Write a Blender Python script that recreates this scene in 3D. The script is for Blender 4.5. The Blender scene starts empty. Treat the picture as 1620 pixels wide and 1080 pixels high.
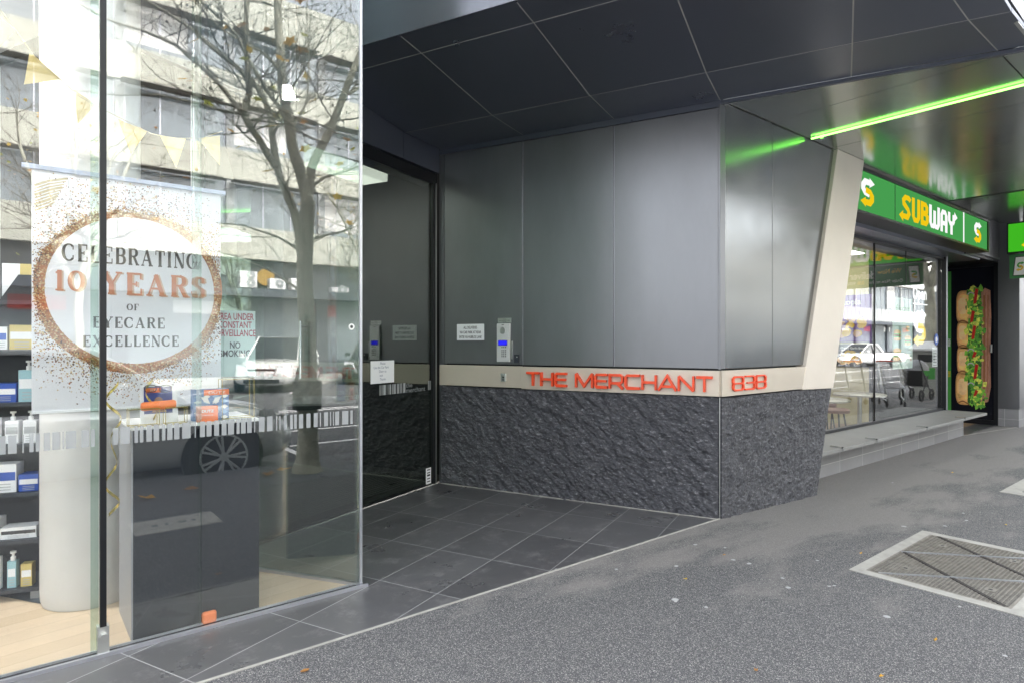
import bpy, bmesh, math, random
from mathutils import Vector, Matrix, noise
random.seed(7)
R = math.radians
scene = bpy.context.scene
col = scene.collection

# ------------------------------------------------------------------ camera
FX, CX, HY, EYE = 976.0, 810.0, 541.0, 1.38
HEAD = R(51.1)                      # camera heading, street runs along +X
cam = bpy.data.objects.new('camera', bpy.data.cameras.new('camera'))
cam.location = (0, 0, EYE)
cam.rotation_euler = (R(90), 0, HEAD - R(90))
cam.data.sensor_width = 36.0
cam.data.lens = FX / 1620.0 * 36.0
cam.data.shift_y = 0.0006
cam.data.clip_start = 0.05
cam.data.clip_end = 600
col.objects.link(cam)
scene.camera = cam

# ------------------------------------------------------------------ sky, sun, exposure
SUN_EL, SUN_AZ = R(44), R(72)       # azimuth of the sun measured CCW from +X
world = bpy.data.worlds.new('World'); scene.world = world
world.use_nodes = True
nt = world.node_tree; nt.nodes.clear()
sky = nt.nodes.new('ShaderNodeTexSky'); sky.sky_type = 'NISHITA'; sky.sun_disc = False
sky.sun_elevation = SUN_EL; sky.sun_rotation = R(90) - SUN_AZ
sky.air_density = 1.0; sky.dust_density = 4.0; sky.ozone_density = 1.0
hs = nt.nodes.new('ShaderNodeHueSaturation'); hs.inputs['Saturation'].default_value = 0.22
bgn = nt.nodes.new('ShaderNodeBackground'); bgn.inputs['Strength'].default_value = 0.15
wo = nt.nodes.new('ShaderNodeOutputWorld')
nt.links.new(sky.outputs[0], hs.inputs['Color']); nt.links.new(hs.outputs[0], bgn.inputs[0]); nt.links.new(bgn.outputs[0], wo.inputs[0])
sl = bpy.data.lights.new('sun', 'SUN'); sl.energy = 0.9; sl.angle = R(12); sl.color = (1.0, 0.96, 0.9)
sun = bpy.data.objects.new('sun', sl); col.objects.link(sun)
sd = Vector((math.cos(SUN_AZ) * math.cos(SUN_EL), math.sin(SUN_AZ) * math.cos(SUN_EL), math.sin(SUN_EL)))
sun.rotation_euler = sd.to_track_quat('Z', 'Y').to_euler(); sun.location = (0, 30, 30)
vs = scene.view_settings
vs.view_transform = 'Standard'; vs.look = 'None'; vs.exposure = 3.3; vs.gamma = 1.0
scene.cycles.transparent_max_bounces = 24
scene.cycles.max_bounces = 10

# ------------------------------------------------------------------ measuring helpers (real planes of the place)
fwv = Vector((math.cos(HEAD), math.sin(HEAD))); rtv = Vector((math.sin(HEAD), -math.cos(HEAD)))
def ray(px, py):
    d = fwv + rtv * ((px - CX) / FX)
    return Vector((d.x, d.y, (HY - py) / FX))
def onG(px, py, z=0.0):
    d = ray(px, py); t = (z - EYE) / d.z
    return Vector((d.x * t, d.y * t, z))
def onV(px, py, p, ang):
    d = ray(px, py); n = Vector((-math.sin(R(ang)), math.cos(R(ang))))
    t = (p[0] * n.x + p[1] * n.y) / (d.x * n.x + d.y * n.y)
    return Vector((d.x * t, d.y * t, EYE + d.z * t))
def onY(px, py, y): return onV(px, py, (0, y), 0)
GLASS_Y = 3.25
def mirY(px, py, y, g=GLASS_Y):      # a point at street-side depth y that the shop glass shows at px, py
    q = onY(px, py, 2 * g - y); return Vector((q.x, y, q.z))

# ------------------------------------------------------------------ mesh helpers
def in_frame(p, m=60):               # would the camera see this point directly?
    q = Vector((p[0], p[1])); a = q.dot(fwv); r = q.dot(rtv)
    if a < 0.05: return False
    x, y = CX + FX * r / a, HY - FX * (p[2] - EYE) / a
    return -m < x < 1620 + m and -m < y < 1080 + m
class MB:
    def __init__(s, *mats): s.v = []; s.f = []; s.mi = []; s.mats = list(mats)
    def poly(s, pts, m=0):
        k = len(s.v); s.v += [tuple(p) for p in pts]; s.f.append(tuple(range(k, k + len(pts)))); s.mi.append(m)
    def mesh(s, vs, fs, m=0):
        k = len(s.v); s.v += [tuple(p) for p in vs]
        for f in fs: s.f.append(tuple(i + k for i in f)); s.mi.append(m)
    def hexa(s, b, t, m=0):           # bottom 4, top 4
        s.mesh(list(b) + list(t), [(3, 2, 1, 0), (4, 5, 6, 7), (0, 1, 5, 4), (1, 2, 6, 5), (2, 3, 7, 6), (3, 0, 4, 7)], m)
    def box(s, x0, x1, y0, y1, z0, z1, m=0, L=None):
        L = L or (lambda a, b, c: (a, b, c))
        s.hexa([L(x0, y0, z0), L(x1, y0, z0), L(x1, y1, z0), L(x0, y1, z0)], [L(x0, y0, z1), L(x1, y0, z1), L(x1, y1, z1), L(x0, y1, z1)], m)
    def prism(s, poly, off, m=0):     # poly: 3D points, off: vector
        n = len(poly); off = Vector(off); a = [Vector(p) for p in poly]; b = [p + off for p in a]
        s.mesh(a + b, [tuple(range(n - 1, -1, -1)), tuple(range(n, 2 * n))] + [(i, (i + 1) % n, (i + 1) % n + n, i + n) for i in range(n)], m)
    def tube(s, pts, rad, seg=8, m=0, cap=True):
        pts = [Vector(p) for p in pts]; n = len(pts)
        if not hasattr(rad, '__len__'): rad = [rad] * n
        k = len(s.v); ref = Vector((0.13, 0.27, 0.95)).normalized()
        t0 = (pts[1] - pts[0]).normalized()
        a = t0.cross(ref)
        if a.length < 0.05: a = t0.cross(Vector((1, 0, 0)))
        a.normalize()
        for i, p in enumerate(pts):
            t = (pts[min(i + 1, n - 1)] - pts[max(i - 1, 0)])
            t = t.normalized() if t.length > 1e-9 else t0
            a = (a - t * a.dot(t)).normalized(); b = t.cross(a)
            for j in range(seg):
                th = 2 * math.pi * j / seg
                s.v.append(tuple(p + (a * math.cos(th) + b * math.sin(th)) * rad[i]))
        for i in range(n - 1):
            for j in range(seg):
                s.f.append((k + i * seg + j, k + i * seg + (j + 1) % seg, k + (i + 1) * seg + (j + 1) % seg, k + (i + 1) * seg + j)); s.mi.append(m)
        if cap:
            s.f.append(tuple(k + j for j in range(seg - 1, -1, -1))); s.mi.append(m)
            s.f.append(tuple(k + (n - 1) * seg + j for j in range(seg))); s.mi.append(m)
    def lathe(s, prof, c=(0, 0, 0), seg=24, m=0, axis='Z', L=None):   # prof: (r, h)
        k = len(s.v); n = len(prof)
        for r, h in prof:
            for j in range(seg):
                th = 2 * math.pi * j / seg; a, b = r * math.cos(th), r * math.sin(th)
                p = (c[0] + a, c[1] + b, c[2] + h) if axis == 'Z' else ((c[0] + a, c[1] + h, c[2] + b) if axis == 'Y' else (c[0] + h, c[1] + a, c[2] + b))
                s.v.append(tuple(L(*p)) if L else p)
        for i in range(n - 1):
            for j in range(seg):
                s.f.append((k + i * seg + j, k + i * seg + (j + 1) % seg, k + (i + 1) * seg + (j + 1) % seg, k + (i + 1) * seg + j)); s.mi.append(m)
    def disc(s, c, ax, bx, r, seg=8, m=0):
        c = Vector(c); ax = Vector(ax); bx = Vector(bx)
        s.poly([c + ax * (r * math.cos(2 * math.pi * j / seg)) + bx * (r * math.sin(2 * math.pi * j / seg)) for j in range(seg)], m)
    def build(s, name, parent=None, smooth=False, bevel=0, recalc=True, **tg):
        me = bpy.data.meshes.new(name); me.from_pydata(s.v, [], s.f)
        for m in s.mats: me.materials.append(m)
        for p, mi in zip(me.polygons, s.mi): p.material_index = mi
        if recalc:
            bm = bmesh.new(); bm.from_mesh(me); bmesh.ops.recalc_face_normals(bm, faces=bm.faces); bm.to_mesh(me); bm.free()
        if smooth:
            for p in me.polygons: p.use_smooth = True
            try: me.set_sharp_from_angle(angle=R(40))
            except Exception: pass
        me.update()
        o = bpy.data.objects.new(name, me); col.objects.link(o)
        if bevel:
            b = o.modifiers.new('bevel', 'BEVEL'); b.width = bevel; b.segments = 2; b.limit_method = 'ANGLE'; b.angle_limit = R(40)
        if parent is not None:
            o.parent = parent
            root = parent
            M = Matrix.Identity(4)
            chain = []
            while root is not None: chain.append(root); root = root.parent
            for r_ in reversed(chain): M = M @ r_.matrix_parent_inverse @ Matrix.LocRotScale(r_.location, r_.rotation_euler, r_.scale)
            o.matrix_parent_inverse = M.inverted()
        if tg: tag(o, **tg)
        return o
def tag(o, label=None, cat=None, group=None, kind=None):
    if label: o['label'] = label
    if cat: o['category'] = cat
    if group: o['group'] = group
    if kind: o['kind'] = kind
    return o
def thing(name, label, cat, loc=(0, 0, 0), group=None):
    o = bpy.data.objects.new(name, None); o.empty_display_size = 0.1; o.location = loc; col.objects.link(o)
    return tag(o, label, cat, group)
def copy_tree(o, parent=None, label=None):
    c = o.copy(); col.objects.link(c)
    if parent is not None: c.parent = parent
    if label: c['label'] = label
    for ch in [x for x in o.children]: copy_tree(ch, c)
    return c
def frame(o, ang):
    ca, sa = math.cos(R(ang)), math.sin(R(ang))
    return lambda s_, n, z: (o[0] + s_ * ca - n * sa, o[1] + s_ * sa + n * ca, z)
def offset_obj(o, d): o.location = Vector(o.location) + Vector(d)

# ------------------------------------------------------------------ materials
def mat(name, c, rough=0.5, metal=0.0, var=0.0, vscale=8.0, bump=0.0, bscale=60.0, emit=0.0, spec=0.5, stretch=None, rvar=0.0, coat=0.0, aniso=None):
    m = bpy.data.materials.new(name); m.use_nodes = True; t = m.node_tree; b = t.nodes['Principled BSDF']
    b.inputs['Base Color'].default_value = (*c, 1); b.inputs['Roughness'].default_value = rough; b.inputs['Metallic'].default_value = metal
    b.inputs['Specular IOR Level'].default_value = spec
    if coat: b.inputs['Coat Weight'].default_value = coat; b.inputs['Coat Roughness'].default_value = 0.06
    if emit: b.inputs['Emission Color'].default_value = (*c, 1); b.inputs['Emission Strength'].default_value = emit
    tc = t.nodes.new('ShaderNodeTexCoord'); mp = t.nodes.new('ShaderNodeMapping')
    t.links.new(tc.outputs['Object'], mp.inputs[0])
    if stretch: mp.inputs['Scale'].default_value = stretch
    if var or rvar:
        n = t.nodes.new('ShaderNodeTexNoise'); n.inputs['Scale'].default_value = vscale; n.inputs['Detail'].default_value = 6; n.inputs['Roughness'].default_value = 0.62
        t.links.new(mp.outputs[0], n.inputs['Vector'])
        if var:
            mr = t.nodes.new('ShaderNodeMapRange'); mr.inputs['From Min'].default_value = 0.28; mr.inputs['From Max'].default_value = 0.62
            mr.inputs['To Min'].default_value = 1 - var; mr.inputs['To Max'].default_value = 1 + var
            mx = t.nodes.new('ShaderNodeMix'); mx.data_type = 'RGBA'; mx.blend_type = 'MULTIPLY'; mx.inputs[0].default_value = 1
            mx.inputs[6].default_value = (*c, 1)
            cb = t.nodes.new('ShaderNodeCombineColor')
            t.links.new(n.outputs[0], mr.inputs[0])
            for k in range(3): t.links.new(mr.outputs[0], cb.inputs[k])
            t.links.new(cb.outputs[0], mx.inputs[7]); t.links.new(mx.outputs[2], b.inputs['Base Color'])
        if rvar:
            m2 = t.nodes.new('ShaderNodeMapRange'); m2.inputs['From Min'].default_value = 0.3; m2.inputs['From Max'].default_value = 0.7
            m2.inputs['To Min'].default_value = max(0, rough - rvar); m2.inputs['To Max'].default_value = rough + rvar
            t.links.new(n.outputs[0], m2.inputs[0]); t.links.new(m2.outputs[0], b.inputs['Roughness'])
    if bump:
        n2 = t.nodes.new('ShaderNodeTexNoise'); n2.inputs['Scale'].default_value = bscale; n2.inputs['Detail'].default_value = 5 if bscale > 5 else 0.5
        bp = t.nodes.new('ShaderNodeBump'); bp.inputs['Strength'].default_value = bump; bp.inputs['Distance'].default_value = 0.01
        t.links.new(mp.outputs[0], n2.inputs['Vector']); t.links.new(n2.outputs[0], bp.inputs['Height']); t.links.new(bp.outputs[0], b.inputs['Normal'])
    return m
def emis(name, c, s):
    m = bpy.data.materials.new(name); m.use_nodes = True; t = m.node_tree; t.nodes.clear()
    e = t.nodes.new('ShaderNodeEmission'); e.inputs[0].default_value = (*c, 1); e.inputs[1].default_value = s * 0.24
    o = t.nodes.new('ShaderNodeOutputMaterial'); t.links.new(e.outputs[0], o.inputs[0]); return m
def glass(name, tint=(0.93, 0.97, 0.95), refl=0.12, graze=0.55, gcol=(1, 1, 1), bend=0.0):
    m = bpy.data.materials.new(name); m.use_nodes = True; t = m.node_tree; t.nodes.clear()
    tr = t.nodes.new('ShaderNodeBsdfTransparent'); tr.inputs[0].default_value = (*tint, 1)
    gl = t.nodes.new('ShaderNodeBsdfGlossy'); gl.inputs['Roughness'].default_value = 0.0; gl.inputs[0].default_value = (*gcol, 1)
    lw = t.nodes.new('ShaderNodeLayerWeight'); lw.inputs[0].default_value = 0.5
    pw = t.nodes.new('ShaderNodeMath'); pw.operation = 'POWER'; pw.inputs[1].default_value = 3.5
    ma = t.nodes.new('ShaderNodeMath'); ma.operation = 'MULTIPLY_ADD'; ma.inputs[1].default_value = graze; ma.inputs[2].default_value = refl
    mx = t.nodes.new('ShaderNodeMixShader'); o = t.nodes.new('ShaderNodeOutputMaterial')
    t.links.new(lw.outputs['Facing'], pw.inputs[0]); t.links.new(pw.outputs[0], ma.inputs[0]); t.links.new(ma.outputs[0], mx.inputs[0])
    t.links.new(tr.outputs[0], mx.inputs[1]); t.links.new(gl.outputs[0], mx.inputs[2]); t.links.new(mx.outputs[0], o.inputs[0])
    if bend:
        tc = t.nodes.new('ShaderNodeTexCoord'); n = t.nodes.new('ShaderNodeTexNoise'); n.inputs['Scale'].default_value = 1.3; n.inputs['Detail'].default_value = 1
        bp = t.nodes.new('ShaderNodeBump'); bp.inputs['Strength'].default_value = 1; bp.inputs['Distance'].default_value = bend
        t.links.new(tc.outputs['Object'], n.inputs['Vector']); t.links.new(n.outputs[0], bp.inputs['Height']); t.links.new(bp.outputs[0], gl.inputs['Normal'])
    return m

M = {}
M['panel'] = mat('grey_metal_panel', (0.2, 0.205, 0.22), 0.35, 0.75, var=0.07, vscale=2.6, stretch=(1, 1, 0.35), rvar=0.05, bump=0.25, bscale=1.6)
M['panel_gloss'] = mat('glossy_grey_panel', (0.22, 0.228, 0.228), 0.2, 0.85, rvar=0.04, vscale=3, bump=0.2, bscale=1.5)
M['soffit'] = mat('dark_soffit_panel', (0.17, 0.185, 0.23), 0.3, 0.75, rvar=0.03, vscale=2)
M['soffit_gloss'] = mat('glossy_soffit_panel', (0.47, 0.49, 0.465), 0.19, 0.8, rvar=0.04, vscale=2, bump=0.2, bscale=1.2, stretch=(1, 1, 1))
M['fascia'] = mat('fascia_metal', (0.17, 0.175, 0.2), 0.22, 0.7)
M['joint'] = mat('panel_joint_metal', (0.5, 0.49, 0.47), 0.5, 0.2)
M['black'] = mat('black_metal', (0.012, 0.013, 0.016), 0.4, 0.3)
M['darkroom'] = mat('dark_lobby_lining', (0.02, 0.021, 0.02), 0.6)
M['band'] = mat('champagne_metal', (0.56, 0.5, 0.42), 0.36, 0.25, var=0.03, vscale=3)
M['finm'] = mat('champagne_fin', (0.66, 0.6, 0.53), 0.45, 0.15, var=0.03, vscale=3)
M['red'] = mat('red_orange_letter', (0.8, 0.075, 0.02), 0.4, 0.0)
M['white'] = mat('white_paint', (0.78, 0.78, 0.77), 0.5, var=0.04)
M['wall_white'] = mat('interior_plaster', (0.72, 0.71, 0.68), 0.8, var=0.03)
M['paper'] = mat('paper', (0.8, 0.81, 0.83), 0.7)
M['steel'] = mat('brushed_steel', (0.6, 0.61, 0.6), 0.3, 0.9)
M['silver'] = mat('silver_plastic', (0.62, 0.63, 0.62), 0.42, 0.3)
M['chrome'] = mat('chrome', (0.75, 0.76, 0.77), 0.12, 1.0)
M['alu'] = mat('aluminium_edge', (0.5, 0.51, 0.56), 0.35, 0.8)
M['rubber'] = mat('tyre_rubber', (0.02, 0.02, 0.022), 0.75)
M['text_black'] = mat('black_print', (0.02, 0.02, 0.022), 0.6)
M['navy'] = mat('navy_laminate', (0.012, 0.016, 0.024), 0.35, var=0.06)
M['shelfm'] = mat('charcoal_laminate', (0.028, 0.034, 0.045), 0.45, var=0.08)
M['glass'] = glass('shop_glass', (0.97, 0.985, 0.98), 0.09, 0.5)
M['glass_side'] = glass('return_glass', (0.80, 0.90, 0.85), 0.10, 0.5)
M['glass_door'] = glass('door_glass', (0.55, 0.6, 0.55), 0.20, 0.5, gcol=(0.95, 1, 0.95))
M['glass_win'] = glass('takeaway_glass', (0.93, 0.95, 0.94), 0.09, 0.4)
M['frost'] = mat('frosted_film', (0.42, 0.44, 0.45), 0.7)
M['frost'].node_tree.nodes['Principled BSDF'].inputs['Alpha'].default_value = 0.62
M['gold'] = mat('gold_foil', (0.78, 0.62, 0.18), 0.22, 0.9)
M['orange'] = mat('orange_plastic', (0.85, 0.22, 0.06), 0.45)
# ------------------------------------------------------------------ ground
UA, VA = 112.93, 22.93
C1 = (4.298, 2.735); D0 = (3.254, 5.171)
W = frame(C1, UA)            # W(s along the entrance wall, n out of the wall, z)
D = frame(D0, VA + 180)      # D(s along the door line, n to the street, z)
def zf(x): return 0.0 if x < 4.3 else (-0.065 if x > 6 else -0.065 * (x - 4.3) / 1.7)

def ground_material(name, base, chips, chip_scale, wear=None):
    m = bpy.data.materials.new(name); m.use_nodes = True; t = m.node_tree; b = t.nodes['Principled BSDF']; lk = t.links.new
    tc = t.nodes.new('ShaderNodeTexCoord')
    vo = t.nodes.new('ShaderNodeTexVoronoi'); vo.inputs['Scale'].default_value = chip_scale; lk(tc.outputs['Object'], vo.inputs['Vector'])
    sp = t.nodes.new('ShaderNodeSeparateColor'); lk(vo.outputs['Color'], sp.inputs[0])
    cr = t.nodes.new('ShaderNodeValToRGB'); e = cr.color_ramp.elements
    e[0].position = 0.0; e[0].color = (*base, 1); e[1].position = 1.0; e[1].color = (*chips, 1)
    k = cr.color_ramp.elements.new(0.62); k.color = tuple(x * 1.5 for x in base) + (1,)
    k = cr.color_ramp.elements.new(0.9); k.color = tuple((x + y) / 2 for x, y in zip(base, chips)) + (1,)
    lk(sp.outputs[0], cr.inputs[0])
    n = t.nodes.new('ShaderNodeTexNoise'); n.inputs['Scale'].default_value = 1.7; n.inputs['Detail'].default_value = 9; n.inputs['Roughness'].default_value = 0.6
    mp = t.nodes.new('ShaderNodeMapping'); mp.inputs['Scale'].default_value = (0.6, 1.5, 1); lk(tc.outputs['Object'], mp.inputs[0]); lk(mp.outputs[0], n.inputs['Vector'])
    mx = t.nodes.new('ShaderNodeMix'); mx.data_type = 'RGBA'
    if wear:
        sx = t.nodes.new('ShaderNodeSeparateXYZ'); lk(tc.outputs['Object'], sx.inputs[0])
        mr = t.nodes.new('ShaderNodeMapRange'); mr.inputs['From Min'].default_value = 1.6; mr.inputs['From Max'].default_value = 2.75; mr.inputs['To Min'].default_value = 0; mr.inputs['To Max'].default_value = 0.24
        lk(sx.outputs['Y'], mr.inputs[0])
        m3 = t.nodes.new('ShaderNodeMapRange'); m3.inputs['From Min'].default_value = 1.6; m3.inputs['From Max'].default_value = 4.6; m3.inputs['To Min'].default_value = 0; m3.inputs['To Max'].default_value = 0.26
        lk(sx.outputs['X'], m3.inputs[0])
        ad = t.nodes.new('ShaderNodeMath'); ad.operation = 'ADD'; lk(mr.outputs[0], ad.inputs[0]); lk(m3.outputs[0], ad.inputs[1])
        a2 = t.nodes.new('ShaderNodeMath'); a2.operation = 'ADD'; lk(ad.outputs[0], a2.inputs[0]); lk(n.outputs[0], a2.inputs[1])
        m2 = t.nodes.new('ShaderNodeMapRange'); m2.inputs['From Min'].default_value = 0.74; m2.inputs['From Max'].default_value = 0.88; m2.inputs['To Max'].default_value = 0.62
        lk(a2.outputs[0], m2.inputs[0]); lk(m2.outputs[0], mx.inputs[0]); mx.inputs[7].default_value = (*wear, 1)
    else:
        m2 = t.nodes.new('ShaderNodeMapRange'); m2.inputs['From Min'].default_value = 0.4; m2.inputs['From Max'].default_value = 0.8; m2.inputs['To Max'].default_value = 0.35
        lk(n.outputs[0], m2.inputs[0]); lk(m2.outputs[0], mx.inputs[0]); mx.inputs[7].default_value = tuple(x * 1.9 for x in base) + (1,)
    lk(cr.outputs[0], mx.inputs[6]); lk(mx.outputs[2], b.inputs['Base Color'])
    b.inputs['Roughness'].default_value = 0.82
    bp = t.nodes.new('ShaderNodeBump'); bp.inputs['Strength'].default_value = 0.9; bp.inputs['Distance'].default_value = 0.004
    lk(vo.outputs['Distance'], bp.inputs['Height']); lk(bp.outputs[0], b.inputs['Normal'])
    return m
M['asphalt'] = ground_material('asphalt_footpath', (0.068, 0.068, 0.073), (0.47, 0.46, 0.43), 290, wear=(0.27, 0.255, 0.24))
M['road'] = ground_material('road_asphalt', (0.05, 0.05, 0.053), (0.2, 0.2, 0.2), 110)
M['concrete'] = mat('concrete', (0.36, 0.35, 0.32), 0.8, var=0.16, vscale=9, bump=0.3, bscale=80)
M['bluestone'] = mat('kerb_stone', (0.12, 0.125, 0.13), 0.75, var=0.25, vscale=14, bump=0.4)

def brick_mat(name, c1, c2, mortar, bw, bh, ms, loc=(0, 0, 0), rot=(0, 0, 0), offset=0.0, rough=0.4, var=0.25, vertical=False, dirt=0.0):
    m = bpy.data.materials.new(name); m.use_nodes = True; t = m.node_tree; b = t.nodes['Principled BSDF']; lk = t.links.new
    tc = t.nodes.new('ShaderNodeTexCoord'); mp = t.nodes.new('ShaderNodeMapping'); mp.vector_type = 'TEXTURE'
    mp.inputs['Location'].default_value = loc; mp.inputs['Rotation'].default_value = rot
    lk(tc.outputs['Object'], mp.inputs[0])
    src = mp.outputs[0]
    if vertical:
        s = t.nodes.new('ShaderNodeSeparateXYZ'); c = t.nodes.new('ShaderNodeCombineXYZ'); lk(src, s.inputs[0])
        ad = t.nodes.new('ShaderNodeMath'); ad.operation = 'ADD'; lk(s.outputs[0], ad.inputs[0]); lk(s.outputs[1], ad.inputs[1])
        lk(ad.outputs[0], c.inputs[0]); lk(s.outputs[2], c.inputs[1]); src = c.outputs[0]
    br = t.nodes.new('ShaderNodeTexBrick'); br.offset = offset; br.squash = 1.0
    br.inputs['Scale'].default_value = 1; br.inputs['Brick Width'].default_value = bw; br.inputs['Row Height'].default_value = bh
    br.inputs['Mortar Size'].default_value = ms; br.inputs['Mortar Smooth'].default_value = 0.15; br.inputs['Bias'].default_value = 0
    br.inputs['Color1'].default_value = (*c1, 1); br.inputs['Color2'].default_value = (*c2, 1); br.inputs['Mortar'].default_value = (*mortar, 1)
    lk(src, br.inputs['Vector'])
    n = t.nodes.new('ShaderNodeTexNoise'); n.inputs['Scale'].default_value = 2.2; n.inputs['Detail'].default_value = 9; n.inputs['Roughness'].default_value = 0.7; lk(tc.outputs['Object'], n.inputs['Vector'])
    mr = t.nodes.new('ShaderNodeMapRange'); mr.inputs['From Min'].default_value = 0.2; mr.inputs['From Max'].default_value = 0.8; mr.inputs['To Min'].default_value = 1 - var; mr.inputs['To Max'].default_value = 1 + var; lk(n.outputs[0], mr.inputs[0])
    mx = t.nodes.new('ShaderNodeMix'); mx.data_type = 'RGBA'; mx.blend_type = 'MULTIPLY'; mx.inputs[0].default_value = 1; lk(br.outputs[0], mx.inputs[6])
    cb = t.nodes.new('ShaderNodeCombineColor')
    for k in range(3): lk(mr.outputs[0], cb.inputs[k])
    lk(cb.outputs[0], mx.inputs[7])
    out = mx.outputs[2]
    if dirt:
        n2 = t.nodes.new('ShaderNodeTexNoise'); n2.inputs['Scale'].default_value = 5.5; n2.inputs['Detail'].default_value = 12; n2.inputs['Roughness'].default_value = 0.8; lk(tc.outputs['Object'], n2.inputs['Vector'])
        m2 = t.nodes.new('ShaderNodeMapRange'); m2.inputs['From Min'].default_value = 0.52; m2.inputs['From Max'].default_value = 0.66; m2.inputs['To Max'].default_value = dirt; lk(n2.outputs[0], m2.inputs[0])
        x2 = t.nodes.new('ShaderNodeMix'); x2.data_type = 'RGBA'; x2.blend_type = 'ADD'; lk(m2.outputs[0], x2.inputs[0]); lk(out, x2.inputs[6]); x2.inputs[7].default_value = (0.22, 0.21, 0.2, 1); out = x2.outputs[2]
    lk(out, b.inputs['Base Color'])
    m4 = t.nodes.new('ShaderNodeMapRange'); m4.inputs['From Min'].default_value = 0.15; m4.inputs['From Max'].default_value = 0.85; m4.inputs['To Min'].default_value = rough - 0.08; m4.inputs['To Max'].default_value = rough + 0.14; lk(n.outputs[0], m4.inputs[0])
    lk(m4.outputs[0], b.inputs['Roughness'])
    bp = t.nodes.new('ShaderNodeBump'); bp.invert = True; bp.inputs['Strength'].default_value = 0.5; bp.inputs['Distance'].default_value = 0.003
    lk(br.outputs['Fac'], bp.inputs['Height']); lk(bp.outputs[0], b.inputs['Normal'])
    return m
tile_o = W(2.331, 0, 0); tile_o = (tile_o[0] + 0.432 * -math.cos(R(VA)), tile_o[1] + 0.432 * -math.sin(R(VA)), 0)
M['tiles'] = brick_mat('dark_floor_tiles', (0.066, 0.066, 0.07), (0.098, 0.098, 0.102), (0.33, 0.33, 0.33), 0.599, 0.404, 0.0026, loc=tile_o, rot=(0, 0, R(VA)), rough=0.28, var=0.12, dirt=0.34)
M['base_tiles'] = brick_mat('grey_wall_tiles', (0.2, 0.2, 0.21), (0.27, 0.27, 0.28), (0.42, 0.42, 0.42), 0.6, 0.3, 0.004, loc=(0, 0, -0.235), vertical=True, rough=0.5, var=0.2)
M['timber'] = brick_mat('pale_floorboards', (0.56, 0.43, 0.29), (0.66, 0.52, 0.37), (0.36, 0.27, 0.18), 1.3, 0.12, 0.0012, rot=(0, 0, R(8)), offset=0.37, rough=0.4, var=0.14)
M['carpet'] = mat('dark_carpet', (0.06, 0.07, 0.08), 0.95, var=0.35, vscale=60, stretch=(1, 4, 1), bump=0.5, bscale=200)

b = MB(mat('earth', (0.1, 0.1, 0.09), 0.9)); b.poly([(-250, -250, -0.5), (250, -250, -0.5), (250, 250, -0.5), (-250, 250, -0.5)]); b.build('ground', kind='structure')
b = MB(M['asphalt'])
xs = [-20, 4.3, 6.0, 50]
for a, c in zip(xs, xs[1:]):
    b.poly([(a, -0.45, zf(a)), (c, -0.45, zf(c)), (c, 2.735 if a < 4 else 3.05, zf(c)), (a, 2.735 if a < 4 else 3.05, zf(a))])
b.build('footpath', kind='structure')
b = MB(M['tiles']); b.poly([(-3, 2.743, 0), (4.31, 2.743, 0), W(0, -0.02, 0), W(2.7, -0.02, 0), D(0, -0.0, 0), D(2.7, 0, 0), (-3, 4.2, 0)])
b.build('tiled_floor', kind='structure')
b = MB(M['concrete']); b.box(-3, 4.3, 2.732, 2.748, -0.05, 0.0035); b.build('tile_edge_strip', kind='structure')
b = MB(M['tiles']); b.poly([(11.4, 3.052, -0.061), (13.3, 3.052, -0.061), (13.3, 4.3, -0.061), (11.4, 4.3, -0.061)]); b.build('recess_floor', kind='structure')
b = MB(M['concrete']); b.poly([(11.4, 3.03, -0.06), (13.25, 2.75, -0.06), (13.25, 2.79, -0.06), (11.4, 3.07, -0.06)]); b.build('recess_edge_strip', kind='structure')
b = MB(M['bluestone'])
for k in range(70):
    b.box(-20 + k, -19.006 + k, -0.75, -0.45, -0.3, zf(-20 + k) + 0.002)
b.build('kerb', kind='structure')
b = MB(M['road']); b.poly([(-120, -15.2, -0.13), (150, -15.2, -0.13), (150, -0.75, -0.19), (-120, -0.75, -0.19)]); b.build('road', kind='structure')
b = MB(M['white'])
def line(x0, y0, x1, y1, w=0.1):
    d = Vector((x1 - x0, y1 - y0)).normalized(); n = Vector((-d.y, d.x)) * w / 2
    z = lambda y: -0.19 + 0.06 * (-0.75 - y) / 14.45 + 0.005
    b.poly([(x0 - n.x, y0 - n.y, z(y0 - n.y)), (x1 - n.x, y1 - n.y, z(y1 - n.y)), (x1 + n.x, y1 + n.y, z(y1 + n.y)), (x0 + n.x, y0 + n.y, z(y0 + n.y))])
for k in range(-3, 8):
    line(3.1 + 6 * k, -0.9, 3.1 + 6 * k, -2.75); line(1.3 + 6 * k, -2.8, 4.9 + 6 * k, -2.8)
for k in range(-8, 14): line(k * 3.2, -12.0 + 0, k * 3.2 + 2.1, -15.0)
line(-60, -7.2, 90, -7.2, 0.12); line(-60, -7.5, 90, -7.5, 0.12); line(-60, -4.3, 90, -4.3, 0.1)
b.build('road_markings', kind='structure')
b = MB(M['concrete']); b.box(-120, 150, -19.9, -15.2, -0.3, 0.0); b.build('far_footpath', kind='structure')

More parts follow.
